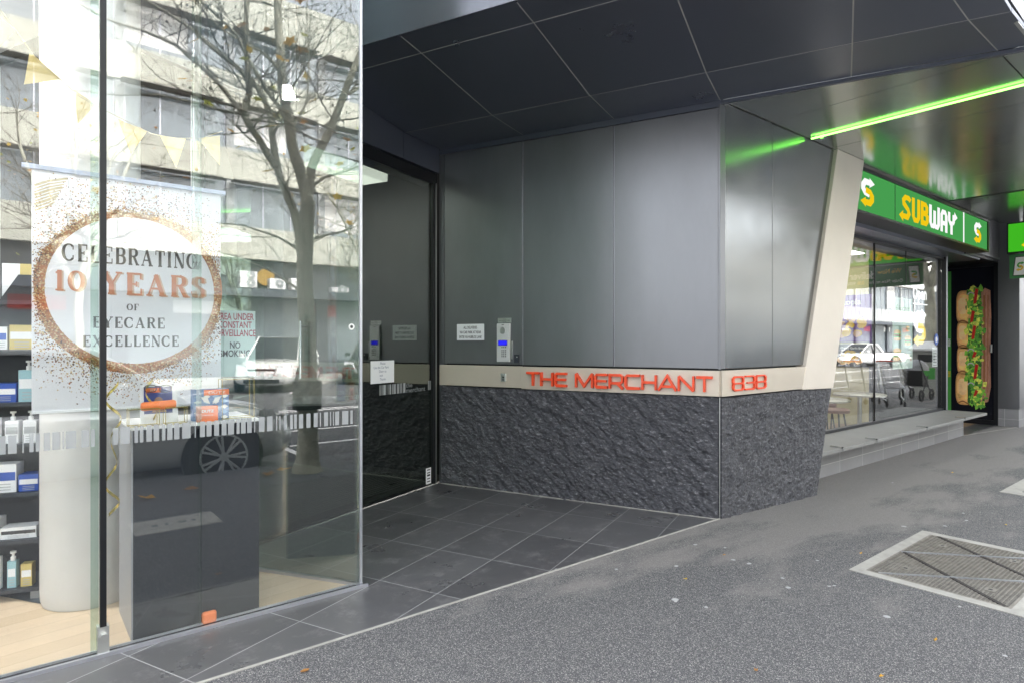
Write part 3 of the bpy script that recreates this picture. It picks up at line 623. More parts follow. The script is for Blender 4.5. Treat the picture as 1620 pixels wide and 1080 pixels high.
SF = lambda x0, z0, sx, sz: (lambda x, y, d: (x0 + x * sx, 2.803 - d, z0 + y * sz))
for x_ in (7.07, 11.02):
    b = MB(M['sign_white'], M['sign_yellow']); s_logo(b, SF(x_, 2.86, 0.5, 0.30), 0, 1); b.build('emblem', sh)
b = MB(M['sign_white']); b.box(10.52, 10.56, 2.8, 2.804, 2.79, 3.225, 0); b.build('divider', sh)
b = MB(M['sign_white'], M['sign_yellow']); fat_word(b, SF(8.22, 2.85, 0.475, 0.30), 0, 1); b.build('lettering', sh)
# soffit below the sign, bulkhead at its end
tb = thing('takeaway_shopfront', 'takeaway shopfront with mirror-like display window and dark reveals', 'shopfront', (9, 3.5, 0))
b = MB(M['soffit']); b.box(5.9, 12.3, 3.05, 3.6, 2.72, 2.764); b.build('window_soffit', tb)
b = MB(M['panel']); b.box(11.725, 13.25, 3.02, 3.6, 2.83, 3.46); b.box(11.0, 13.25, 3.0, 3.03, 2.80, 2.83); b.build('bulkhead', tb)
b = MB(M['black']); b.box(11.49, 13.3, 3.03, 4.2, 2.75, 2.82); b.box(11.43, 11.49, 3.27, 3.39, 0.3, 2.76); b.box(6.0, 11.43, 3.30, 3.36, 2.68, 2.72); b.build('head_frame', tb)
b = MB(M['alu']); b.box(11.43, 11.445, 3.255, 3.27, 0.32, 2.72); b.build('edge_strip', tb)
b = MB(M['black']); b.box(11.43, 11.49, 3.39, 4.4, -0.06, 2.76); b.box(11.49, 13.3, 4.2, 4.26, -.06, 2.8); b.build('recess_wall', tb)
b = MB(M['glass_win'])
for a, c in ((6.0, 8.812), (8.828, 11.425)): b.box(a, c, 3.327, 3.335, 0.345, 2.68)
b.build('glass_pane', tb)
b = MB(M['black']); b.box(8.813, 8.827, 3.318, 3.342, 0.34, 2.68); b.box(9.93, 9.94, 3.325, 3.34, 2.2, 2.68); b.box(6, 11.43, 3.30, 3.36, 0.312, 0.345); b.build('mullion', tb)
bn = thing('window_bench', 'long grey stone ledge on a tiled plinth under the takeaway window', 'bench', (9, 3.1, 0))
M['slab'] = mat('honed_grey_stone', (0.22, 0.22, 0.215), 0.5, var=0.07, vscale=5)
b = MB(M['slab']); b.box(5.95, 11.5, 2.76, 3.30, 0.275, 0.312); b.build('slab', bn, bevel=0.003)
b = MB(M['base_tiles']); b.box(5.9, 11.46, 3.05, 3.33, -0.07, 0.274); b.build('tiled_plinth', bn)
for x in (6.5, 7.35, 8.9, 10.4):
    b = MB(M['chrome']); b.box(x, x + 0.018, 2.745, 2.87, 0.3125, 0.325); b.box(x, x + 0.018, 2.742, 2.757, 0.285, 0.325); b.build('skate_stop', bn)
# black poster door in the recess
pd = thing('poster_door', 'black side door carrying a tall printed picture of a filled bread roll', 'door', (13.29, 3.5, 0))
b = MB(mat('gloss_black', (0.012, 0.013, 0.02), 0.18)); b.box(13.29, 13.33, 3.09, 4.12, 0.02, 2.7); b.build('leaf', pd)
b = MB(M['black']); b.box(13.26, 13.33, 3.03, 3.09, -0.06, 2.78); b.box(13.26, 13.33, 4.12, 4.2, -.06, 2.78); b.box(13.262, 13.33, 3.09, 4.12, -0.06, 0.02); b.box(13.262, 13.33, 3.09, 4.12, 2.7, 2.78); b.build('frame', pd)
b = MB(M['steel']); b.box(13.25, 13.288, 3.115, 3.14, 1.2, 1.34); b.build('handle', pd, bevel=0.003)
b = MB(M['p_green'], M['p_white'], M['p_yellow']); b.box(13.285, 13.289, 3.725, 3.775, 0.1, 2.66, 0)
text_mesh(b, 'FRESH', lambda x, y, d: (13.283 - d, 3.735 + y * 0.9, 1.3 + x), 0.05, 'LEFT', m=1, bold=0.002); text_mesh(b, 'SUBS', lambda x, y, d: (13.283 - d, 3.735 + y * 0.9, 0.75 + x), 0.05, 'LEFT', m=2, bold=0.002)
b.build('green_strip', pd)
crust = mat('bread_print', (0.95, 0.56, 0.2), 0.4, var=0.42, vscale=6); crust2 = mat('bread_shadow_print', (0.3, 0.12, 0.04), 0.5)
lf = [mat('leaf_print', c, 0.5, var=0.4, vscale=30) for c in ((0.09, 0.32, 0.04), (0.2, 0.5, 0.05), (0.7, 0.75, 0.12), (0.03, 0.12, 0.02))]
rd = mat('pepper_print', (0.55, 0.02, 0.015), 0.4); ham = mat('meat_print', (0.42, 0.2, 0.13), 0.5, var=0.35, vscale=12, stretch=(1, 6, 1)); on = mat('onion_print', (0.6, 0.45, 0.6), 0.5)
b = MB(crust, crust2, ham, rd, on, *lf, mat('crust_edge_print', (.6, .31, .11), .4, var=.3, vscale=8), mat('crust_mid_print', (.8, .46, .17), .4, var=.3, vscale=8), mat('crust_light_print', (1, .68, .34), .4, var=.2, vscale=8))
PT = lambda a, c, d=0: (13.287 - d, 3.645 - a, c)
random.seed(11)
b.poly([PT(x, z, 0) for x, z in [(.36, .30), (.47, .34), (.51, .6), (.5, 1.2), (.515, 1.8), (.5, 2.28), (.42, 2.33), (.34, 2.2), (.33, 1.2)]], 2)
b.poly([PT(x, z, .0011) for x, z in [(.17, .3), (.36, .3), (.38, 1.2), (.37, 2.3), (.18, 2.3)]], 8)
b.poly([PT(x, z, .0002) for x, z in [(.40, .5), (.425, .5), (.43, 2.2), (.40, 2.2)]], 1); b.poly([PT(x, z, .0002) for x, z in [(.46, .5), (.468, .5), (.475, 2.2), (.46, 2.2)]], 1)
for k, (z0, z1, w_) in enumerate(((.26, .86, .19), (.8, 1.32, .17), (1.26, 1.78, .17), (1.7, 2.3, .18))):
    zc, hz = (z0 + z1) / 2, (z1 - z0) / 2
    pts = []
    for i in range(36):
        t = 2 * math.pi * i / 36; c_, s_ = math.cos(t), math.sin(t)
        pts.append(PT(.12 + (w_ - .06) * math.copysign(abs(c_) ** .55, c_) + .0, zc + hz * math.copysign(abs(s_) ** .6, s_), .0004 + .0002 * k))
    b.poly(pts, 9)
    for lv_, (f_, m_) in enumerate(((.9, 10), (.74, 0), (.5, 11))): b.poly([PT(.12 + (w_ - .06) * f_ * math.copysign(abs(math.cos(t)) ** .6, math.cos(t)) - .012 * lv_, zc + hz * f_ * .99 * math.copysign(abs(math.sin(t)) ** .65, math.sin(t)) + .012 * lv_, .0006 + .0002 * k + .00004 * lv_) for t in [2 * math.pi * i / 30 for i in range(30)]], m_)
    b.poly([PT(.03 + .17 * j / 8, z0 + .045 + .03 * math.sin(j * .5), .0014) for j in range(9)] + [PT(.03 + .17 * j / 8, z0 + .02 + .03 * math.sin(j * .5), .0014) for j in range(8, -1, -1)], 1)
for k in range(520):
    z = random.uniform(.26, 2.32); cx = random.gauss(.27 + .03 * math.sin(z * 5), .056); cx = min(max(cx, .15), .42 if z < 1.9 else .47); s_ = random.choice((.012, .018, .026, .045)) * random.uniform(.8, 1.2)
    a0 = random.uniform(0, 6.28); n = random.choice((4, 5, 6)); m_ = 5 + random.choice((0, 0, 1, 1, 1, 2, 2, 3, 3))
    b.poly([PT(cx + s_ * random.uniform(.5, 1) * math.cos(a0 + 6.28 * i / n), z + 1.9 * s_ * random.uniform(.5, 1) * math.sin(a0 + 6.28 * i / n), .0016 + k * 4e-6) for i in range(n)], m_)
for z, l, dx in ((2.05, .26, .0), (1.72, .2, -.05), (1.42, .24, -.03), (1.1, .1, -.02), (.72, .26, .0), (.42, .1, .0)):
    b.poly([PT(.255 + dx, z, .0056), PT(.3 + dx, z + .02, .0056), PT(.33 + dx, z + l, .0056), PT(.285 + dx, z + l + .02, .0056)], 3)
for z in (2.2, 1.2, .95, .6): ribbon(b, [(x + .22, zz + z) for x, zz in arc(0, 0, .05, .06, 20, 160, 6)], lambda x, y, d: PT(x, y, .006), .016, m=4)
for k in range(60):
    z = random.uniform(.24, 2.3); cx = random.gauss(.31, .05); s_ = random.uniform(.03, .055); a0 = random.uniform(0, 3.14)
    b.poly([PT(cx + s_ * math.cos(a0 + t) * (1 if j % 2 else .8), z + s_ * 1.4 * math.sin(a0 + t) * (.45), .0042 + k * 4e-6) for j, t in enumerate([6.28 * i / 10 for i in range(10)])], 5 + random.choice((0, 1, 0, 2)))
b.build('printed_picture', pd)
pc = thing('corner_pillar', 'grey panelled pillar on a low tiled base right of the poster door', 'pillar', (13.8, 2.9, 0))
b = MB(M['panel']); b.box(13.25, 14.6, 2.733, 3.028, 0.24, 3.46); b.build('cladding', pc, bevel=0.003)
b = MB(M['base_tiles']); b.box(13.262, 14.6, 2.745, 3.028, -0.07, 0.238); b.build('tiled_base', pc)
b = MB(M['glass_win'], M['black']); b.box(14.66, 17.5, 2.8, 2.81, 0.2, 3.4, 0); b.box(14.6, 14.66, 2.75, 2.85, -.06, 3.4, 1); b.box(14.6, 17.5, 2.75, 2.85, -.06, .2, 1); b.build('side_window', pc)
# blade lightbox and hanging banner
bl = thing('hanging_lightbox', 'bright green lit lightbox with yellow arrow hanging square to the wall beyond the long sign', 'sign', (12.5, 2.0, 3.1))
b = MB(M['black']); b.box(12.5, 12.65, .98, 2.74, 2.80, 3.30); b.box(12.53, 12.6, 1.3, 1.34, 3.30, 3.42); b.box(12.53, 12.6, 2.5, 2.54, 3.30, 3.42); b.build('casing', bl)
b = MB(M['blade_green']); b.box(12.492, 12.499, 1.0, 2.72, 2.825, 3.275); b.build('face', bl)
BF = lambda y0, z0, sx, sz: (lambda x, y, d: (12.488 - d, y0 - x * sx, z0 + y * sz))
b = MB(M['sign_white'], M['sign_yellow']); fat_word(b, BF(2.50, 2.88, 0.325, 0.33), 0, 1); b.build('lettering', bl)
hb = thing('hanging_banner', 'dark green banner with phone picture and delivery wording hung under the bright lightbox', 'banner', (12.55, 2.0, 2.6))
b = MB(M['banner_green']); b.box(12.56, 12.565, 1.0, 2.72, 2.40, 2.79); b.build('sheet', hb)
HF = lambda y0, z0: (lambda x, y, d: (12.558 - d, y0 - .08 - x, z0 - .06 + y))
b = MB(M['p_white'], M['p_yellow'], M['p_green'], M['text_black'])
HP = lambda x, y, d=0: (12.558 - d, 2.68 - x - y * 0.1, 2.44 + y)
b.poly([HP(0, 0), HP(.17, 0), HP(.17, .31), HP(0, .31)], 3); b.poly([HP(.012, .012, .001), HP(.158, .012, .001), HP(.158, .298, .001), HP(.012, .298, .001)], 0)
s_logo(b, lambda x, y, d: HP(.035 + x * .13, .08 + y * .14, .002 + d), 2, 1, t=.18); b.build('phone_picture', hb); b = MB(M['p_white'], M['p_yellow'])
text_mesh(b, 'We Now', HF(2.45, 2.7), 0.12, 'LEFT', m=1, xs=.85, bold=.002); b.build('heading_lettering', hb); b = MB(M['p_white']); text_mesh(b, 'deliver', HF(2.02, 2.63), 0.2, 'LEFT', m=0, xs=.85, bold=.004); b.build('heading_lettering', hb); b = MB(M['p_white'], M['p_yellow'])
text_mesh(b, 'Order Now on the', HF(2.48, 2.53), 0.085, 'LEFT', m=0, xs=.85, bold=.001); b.build('order_lettering', hb)
for w_, y_, m_ in (('SUB', 1.83, 'p_yellow'), ('WAY', 1.67, 'p_white'), ('app', 1.46, 'p_white')):
    b = MB(M[m_]); text_mesh(b, w_, HF(y_, 2.53), 0.085, 'LEFT', xs=.85, bold=.002)
    if w_ != 'app': b.build('order_lettering', hb)
b.build('lettering', hb)
# window graphics
wp = thing('window_poster', 'pale poster reading 6 inches 6 bucks with filled rolls, inside the takeaway window', 'poster', (10.4, 3.56, 1.5))
b = MB(mat('mint_paper', (0.45, 0.6, 0.52), 0.6), M['p_green'], M['p_yellow'], crust, lf[1], rd)
b.box(9.59, 10.34, 3.38, 3.384, 1.0, 2.01, 0)
PF = lambda x0, z0: (lambda x, y, d: ((x0 + x) * .955, 3.377 - d, 1.38 + (z0 + y - 1.38) * .955))
text_mesh(b, '6 inches', PF(10.43, 1.84), 0.14, m=1, xs=1.2, bold=.003); text_mesh(b, '6 bucks', PF(10.43, 1.68), 0.14, m=2, xs=1.2, bold=.003)
def roll(cx, cz, s):
    for dz, hh, m_ in ((.32, .24, 3), (.08, .1, 4), (-.02, .08, 5), (-.14, .1, 4), (-.34, .2, 3)):
        b.poly([((cx + s * (1.0 if m_ != 3 else .92) * math.cos(t)) * .955, 3.376 - (.001 if m_ != 3 else 0), 1.38 + (cz + s * dz + s * hh * math.sin(t) - 1.38) * .955) for t in [6.28 * i / 14 for i in range(14)]], m_)
roll(10.2, 1.48, .15); roll(10.2, 1.2, .17); roll(10.62, 1.4, .14); roll(10.62, 1.58, .08)
b.build('sheet', wp)
ns = thing('open_neon_sign', 'white neon Open sign above a white and yellow arrow emblem in the takeaway window', 'sign', (11.2, 3.58, 1.8))
b = MB(M['neon_white'], M['neon_yellow']); NF = lambda x0, z0, sx=1, sz=1: (lambda x, y, d: ((x0 + x * sx) * .955, 3.4 - d, 1.38 + (z0 + y * sz - 1.38) * .955))
text_mesh(b, 'Open', NF(11.2, 2.06), 0.27, m=0, bold=.008, xs=1.0); b.box(10.41, 11.03, 3.4, 3.405, 1.945, 1.96, 0); s_logo(b, NF(10.92, 1.34, .78, .54), 0, 1); b.build('tubes', ns)
ws = thing('window_notice', 'small white notice low in the right end of the takeaway window', 'notice', (11.8, 3.52, 1.1))
b = MB(M['paper'], M['text_black']); b.box(11.06, 11.28, 3.345, 3.347, 1.0, 1.3, 0)
for k in range(6): b.box(11.1, 11.24, 3.343, 3.3445, 1.02 + k * .045, 1.03 + k * .045, 1)
b.build('sheet', ws)
ws = thing('window_sticker', 'round blue sticker above the small white window notice', 'sticker', (11.75, 3.5, 1.4))
b = MB(mat('blue_print', (0.03, 0.09, 0.4), .5), M['p_white']); b.disc((11.17, 3.324, 1.42), (1, 0, 0), (0, 0, 1), .09, 24, 0); b.disc((11.17, 3.323, 1.42), (1, 0, 0), (0, 0, 1), .05, 5, 1); b.build('disc', ws)
# interior
ti = thing('takeaway_interior', 'bright interior walls, counter and ceiling of the takeaway shop', 'interior', (10, 6, 0))
b = MB(mat('beige_ceiling', (0.55, 0.5, 0.43), 0.8)); b.box(5.6, 18, 3.37, 10, 2.86, 2.9); b.build('ceiling', ti)
b = MB(mat('yellow_wall', (0.55, 0.5, 0.3), 0.7, var=.2, vscale=2)); b.box(5.6, 18, 10, 10.1, -.06, 2.9); b.box(18, 18.1, 4.2, 10, -.06, 2.9); b.box(5.5, 5.6, 3.4, 10, -.06, 2.9); b.box(11.49, 18, 4.27, 4.3, -.06, 2.9); b.box(11.43, 11.49, 4.4, 6.2, -.06, 2.86); b.build('lining', ti)
for i, (x, y) in enumerate(((8.2, 4.6), (10.4, 4.6), (12.8, 5.2), (9.5, 6.6), (12.5, 7.4), (15, 6))):
    o = thing('ceiling_light', 'white ceiling light panel in the takeaway shop, %s' % ('first in the row by the window glass', 'second in the row by the window glass', 'farther along towards the side wall', 'in the second row back', 'in the second row towards the end wall', 'deepest in the shop')[i], 'lamp', (x, y, 2.85), 'ceiling lights in the takeaway shop')
    b = MB(M['panel_light'], M['white']); b.box(x - .6, x + .6, y - .3, y + .3, 2.845, 2.852, 0); b.box(x - .63, x + .63, y - .33, y + .33, 2.852, 2.858, 1); b.build('panel', o)
b = MB(brick_mat('takeaway_floor', (0.3, 0.2, 0.12), (0.36, 0.25, 0.16), (.2, .15, .1), .9, .15, .002)); b.poly([(5.6, 3.34, -.06), (18, 3.34, -.06), (18, 10, -.06), (5.6, 10, -.06)]); b.build('takeaway_floor', kind='structure')
def wall_poster(x, y0, y1, z0, z1, label, cols, words):
    o = thing('wall_poster', label, 'poster', (x, (y0 + y1) / 2, z0))
    b = MB(*cols); b.box(x, x + .01, y0, y1, z0, z1, 0)
    random.seed(int(y0 * 10))
    for k in range(26):
        cy, cz, s_ = random.uniform(y0 + .1, y1 - .1), random.uniform(z0 + .1, z0 + (z1 - z0) * .6), random.uniform(.04, .1)
        b.poly([(x - .001 - k * 2e-5, cy + s_ * math.cos(t) * random.uniform(.7, 1), cz + s_ * math.sin(t) * random.uniform(.5, 1)) for t in [6.28 * i / 8 for i in range(8)]], 1 + k % (len(cols) - 2))
    for s, z, sz in words: text_mesh(b, s, lambda a, c, d: (x - .003, (y0 + y1) / 2 - a, z + c), sz, m=len(cols) - 1, bold=.002)
    b.build('sheet', o)
purple = mat('purple_print', (0.16, 0.07, 0.3), .6)
wall_poster(11.41, 4.35, 5.0, 1.38, 2.2, 'purple cookie poster seen through the left part of the takeaway window', [purple, mat('pink_print', (.7, .45, .3), .6), M['p_yellow'], purple, M['p_white']], (('copia', 2.03, .15),))
wall_poster(17.98, 4.6, 5.6, .9, 2.4, 'yellow and green food poster on the far side wall of the takeaway shop', [M['p_yellow'], M['p_green'], mat('pink_print', (.7, .45, .3), .6), crust, M['p_white']], (('Sub of the Day', 2.2, .12),))
wall_poster(11.41, 4.35, 4.95, .95, 1.34, 'black price poster reading $2.50 beneath the purple poster', [M['text_black'], crust, M['p_yellow'], M['p_white']], (('$2.50', 1.06, .2), ('Cheesy Garlic Bread', 1.26, .05)))
tabs = ((7.6, 4.0), (8.9, 4.05), (10.3, 4.1))
tm = mat('pale_table_top', (.6, .57, .5), .35); stm = mat('pink_brown_vinyl', (.34, .2, .16), .5)
for i, (x, y) in enumerate(tabs):
    o = thing('round_table', 'pale round cafe table just inside the takeaway window, %s' % ('nearest the raking fin', 'behind the tall black mullion', 'nearest the recess')[i], 'table', (x, y, -.06), 'cafe tables inside the window')
    b = MB(tm); b.lathe([(0, .80), (.36, .80), (.375, .79), (.36, .77), (0, .77)], (x, y, -.06 - .16), 32); b.build('top', o, smooth=True)
    b = MB(M['steel']); b.tube([(x, y, -.05), (x, y, .56)], .03); b.lathe([(0, .02), (.22, .015), (.22, 0)], (x, y, -.06), 24); b.build('leg', o, smooth=True)
    for j, (dx, dy) in enumerate(((-.62, .1), (.1, .6))):
        s_ = thing('stool', 'low stool with rounded brown seat %s the cafe table %s' % (('left of', 'behind')[j], ('nearest the raking fin', 'behind the tall mullion', 'nearest the recess')[i]), 'stool', (x + dx, y + dy, -.06), 'stools at the cafe tables')
        b = MB(stm); b.lathe([(0, .44), (.18, .44), (.2, .42), (.19, .38), (0, .38)], (x + dx, y + dy, -.06), 24); b.build('seat', s_, smooth=True)
        for q in range(4):
            b = MB(M['black']); t = q * 1.57 + .78; b.tube([(x + dx + .12 * math.cos(t), y + dy + .12 * math.sin(t), .33), (x + dx + .18 * math.cos(t), y + dy + .18 * math.sin(t), -.06)], .012, 6); b.build('leg', s_)

# ------------------------------------------------------------------ optical shop on the left
RA = 121.9
Q0 = (1.53, 3.25); Q = frame(Q0, RA)
op = thing('optical_shopfront', 'tall frameless glass shopfront corner with frosted bar pattern, slim black mullion', 'shopfront', (0.7, GLASS_Y, 0))
b = MB(M['glass'])
b.box(-2.2, 0.292, GLASS_Y, GLASS_Y + .01, 0.02, 4.5); b.box(0.318, 0.698, GLASS_Y, GLASS_Y + .01, 0.02, 4.5); b.box(0.702, 1.53, GLASS_Y, GLASS_Y + .01, 0.02, 4.5); b.build('front_pane', op)
b = MB(M['glass_side']); b.box(0.012, 1.2, -0.005, 0.005, 0.02, 4.5, 0, Q); b.build('return_pane', op)
b = MB(M['alu']); b.box(1.518, 1.533, GLASS_Y - .002, GLASS_Y + .013, 0.02, 4.5); b.build('corner_trim', op)
b = MB(M['black']); b.box(0.293, 0.317, GLASS_Y - .012, GLASS_Y + .03, 0.0, 4.5); b.box(-2.2, 1.5, GLASS_Y - .006, GLASS_Y + .02, 0, .012); b.build('mullion', op)
b = MB(M['glass_side']); b.box(0.696, 0.704, GLASS_Y + .012, GLASS_Y + .18, 0.02, 4.5); b.box(0.26, 0.29, GLASS_Y + .012, GLASS_Y + .02, .02, 4.5); b.build('glass_fin', op)
b = MB(M['alu']); b.box(-2.2, 1.56, GLASS_Y - .022, GLASS_Y - .007, 0.0, 0.016); b.box(-2.2, 1.54, GLASS_Y + .021, GLASS_Y + .03, 0, .02); b.box(0.0, 1.2, -0.012, 0.012, 0.0, 0.02, 0, Q); b.build('base_channel', op)
b = MB(M['steel'])
for dy in (-.03, .03): b.lathe([(0, -.012), (.016, -.012), (.016, .012), (0, .012)], (0.305, GLASS_Y + .005 + dy, 0.09), 12, axis='Y')
b.box(.283, .327, GLASS_Y - .014, GLASS_Y + .032, 0.012, .13); b.build('patch_fitting', op)
b = MB(M['frost'])
random.seed(5); x = -0.25; split_done = False
gaps = (0.007, 0.012, 0.018)
while x < 1.5:
    w_ = random.choice((0.005, 0.014, 0.022, 0.028, 0.036))
    if x > 0.3 and not split_done: b.build('bar_decal', op); b = MB(M['frost']); split_done = True
    if not (0.28 < x + w_ and x < 0.33) and x + w_ < 1.505: b.box(x, x + w_, GLASS_Y - .0015, GLASS_Y - .0005, 0.925, 1.0)
    x += w_ + random.choice(gaps)
b.build('bar_decal', op)
cs = thing('round_glass_sticker', 'tiny round white sticker at head height near the free edge of the shop glass', 'sticker', (1.468, GLASS_Y, 1.465))
b = MB(M['p_white'], M['text_black']); b.disc((1.468, GLASS_Y - .002, 1.465), (1, 0, 0), (0, 0, 1), .018, 20, 0); b.disc((1.468, GLASS_Y - .003, 1.465), (1, 0, 0), (0, 0, 1), .009, 12, 1); b.build('disc', cs)
# room
oi = thing('optical_interior', 'white walls and ceiling inside the optical shop', 'interior', (0, 5, 0))
b = MB(M['wall_white']); b.box(-5, 2.2, 8.5, 8.6, 0, 3.6); b.box(-5.1, -5, 3.3, 8.6, 0, 3.6); b.prism([(-5, 3.28, 3.5), (1.49, 3.28, 3.5), (.92, 4.19, 3.5), (2.2, 8.6, 3.5), (-5, 8.6, 3.5)], (0, 0, .1))
b.hexa([(0.90, 4.27, 0), (0.86, 4.27, 0), (2.2, 8.6, 0), (2.3, 8.6, 0)], [(0.90, 4.27, 3.5), (0.86, 4.27, 3.5), (2.2, 8.6, 3.5), (2.3, 8.6, 3.5)]); b.build('lining', oi)
b = MB(mat('partition_grey', (.5, .5, .5), .8)); b.box(-1.2, 0.0, 5.6, 5.7, 0, 3.5); b.build('partition', oi)
b = MB(M['timber']); b.poly([(-5, 3.26, 0.004), (1.53, 3.26, 0.004), (.93, 4.2, .004), (2.2, 8.6, .004), (-5, 8.6, .004)]); b.build('timber_floor', kind='structure')
b = MB(M['carpet']); b.poly([(-5, 4.36, 0.008), (-.06, 4.34, 0.008), (0.14, 4.03, 0.008), (0.45, 4.6, .008), (0.45, 8.5, 0.008), (-5, 8.5, 0.008)]); b.build('carpet', kind='structure')
for i, (x, y) in enumerate(((-.4, 4.0), (1.0, 5.9), (0.8, 6.2), (-.6, 6.6), (-2, 5))):
    o = thing('downlight', 'square white ceiling downlight in the optical shop, %s' % ('over the shelf unit', 'near the entry side wall', 'over the frame wall', 'behind the partition', 'far left of the room')[i], 'lamp', (x, y, 3.5), 'downlights in the optical shop')
    b = MB(emis('downlight', (1, .97, .94), 95), M['white']); b.box(x - .15, x + .15, y - .15, y + .15, 3.485, 3.49, 0); b.box(x - .17, x + .17, y - .17, y + .17, 3.49, 3.5, 1); b.build('panel', o)
cl = thing('round_column', 'smooth white round column behind the hanging roller banner', 'column', (.33, 4.06, 0))
b = MB(mat('column_white', (.6, .595, .58), .55, var=.03)); b.lathe([(.218, 0.005), (.226, .03), (.228, .08), (.228, 3.5)], (.33, 4.06, 0), 40); b.build('shaft', cl, smooth=True)
# roller banner
BY = 3.46
def BP(px, py): return onY(px, py, BY)
rb = thing('hanging_banner', 'white hanging banner with glitter ring reading CELEBRATING 10 YEARS OF EYECARE EXCELLENCE', 'banner', (.45, BY, 2.15))
x0, x1, z0, z1 = BP(50, 500).x, BP(350, 500).x, 1.072, 2.15
BW = lambda x, z, d=0: (x, BY - d, z)
vin = mat('banner_vinyl', (.84, .85, .88), .55); t_ = vin.node_tree; tr_ = t_.nodes.new('ShaderNodeBsdfTranslucent'); tr_.inputs[0].default_value = (.96, .97, 1, 1); mx_ = t_.nodes.new('ShaderNodeMixShader'); mx_.inputs[0].default_value = .72
t_.links.new(t_.nodes['Principled BSDF'].outputs[0], mx_.inputs[1]); t_.links.new(tr_.outputs[0], mx_.inputs[2]); t_.links.new(mx_.outputs[0], t_.nodes['Material Output'].inputs[0])
b = MB(vin); nb = 30
for i in range(nb):
    za, zb = z0 + (z1 - z0) * i / nb, z0 + (z1 - z0) * (i + 1) / nb
    f = lambda z: .012 * math.sin((z - z0) * 2.2)
    b.hexa([(x0, BY + .002 + f(za), za), (x1, BY + .002 + f(za), za), (x1, BY + .0024 + f(za), za), (x0, BY + .0024 + f(za), za)], [(x0, BY + .002 + f(zb), zb), (x1, BY + .002 + f(zb), zb), (x1, BY + .004 + f(zb), zb), (x0, BY + .004 + f(zb), zb)])
b.v = [(v[0], v[1] + .0, v[2]) for v in b.v]; b.build('sheet', rb)
BF2 = lambda z: .012 * math.sin((z - z0) * 2.2)
BQ = lambda x, z, d=0: (x, BY + BF2(z) - d, z)
b = MB(mat('banner_rod', (.42, .47, .62), .4)); b.box(x0 - .035, x1 + .02, BY - .008, BY + .016, z1 - .002, z1 + .017); b.build('rod', rb); b = MB(M['paper']); b.box(x0, x1, BY + BF2(z0) - .002, BY + .01 + BF2(z0), z0 - .010, z0 - .0005); b.build('weight_bar', rb)
cc, rc = ((BP(70, 450).x + BP(340, 450).x) / 2, 1.628), .352
glt = [mat('glitter_print', c, .5) for c in ((.42, .16, .06), (.55, .36, .16), (.05, .025, .02), (.26, .1, .045), (.7, .55, .33), (.3, .18, .1))]
b = MB(*glt); random.seed(21)
N_ = 72
for i in range(N_):
    t0, t1 = 2 * math.pi * i / N_, 2 * math.pi * (i + 1) / N_
    wo_ = lambda t: .026 + .018 * abs(math.sin(t * .5 + 2.4)) + .004 * math.sin(t * 7)
    b.poly([BQ(cc[0] + r * math.cos(t), cc[1] + r * math.sin(t), .0006) for r, t in ((rc, t0), (rc, t1), (rc + wo_(t1), t1), (rc + wo_(t0), t0))], 0 if math.sin(t0) < .2 else 3 if i % 3 else 0)
def spk(r, t, s_, m_, d):
    x, z = cc[0] + r * math.cos(t), cc[1] + r * math.sin(t)
    if x0 + .004 < x < x1 - .004 and z0 + .01 < z < z1 - .01: b.disc(BQ(x, z, d), (1, 0, 0), (0, 0, 1), s_, 6, m_)
for k in range(2600):
    t = random.uniform(0, 2 * math.pi); spk(rc + random.uniform(0, .046), t, random.uniform(.0016, .0048), random.choice((0, 1, 1, 4, 4, 3, 5)), .001 + k * 1e-6)
for k in range(5600):
    t = random.uniform(0, 2 * math.pi); w_ = .05 + .055 * max(0, -math.cos((t - 1.1)) * .8 - .1) + .035 * max(0, math.sin(t))
    r = rc + .022 + abs(random.gauss(0, w_)); spk(r, t, random.uniform(.0013, .0036), random.choice((0, 1, 2, 2, 3, 4, 5)), .003 + k * 5e-7)
for k in range(60):
    t = random.uniform(3.6, 5.6); spk(rc + .05 + abs(random.gauss(0, .06)), t, .0045, 4, .006)
b.build('glitter_ring_print', rb)
b = MB(mat('gold_stroke_print', (.62, .52, .33), .5), M['paper'])
for k in range(9):
    xx, zz = x0 + .01, 2.125 - k * .014
    ribbon(b, [(xx, zz - .05), (xx + .05, zz - .022), (xx + .12 - .006 * k, zz)], lambda x, y, d: BQ(x, y, .001 + .0001 * k), .006 if k % 3 else .01)
b.build('gold_stroke_print', rb)
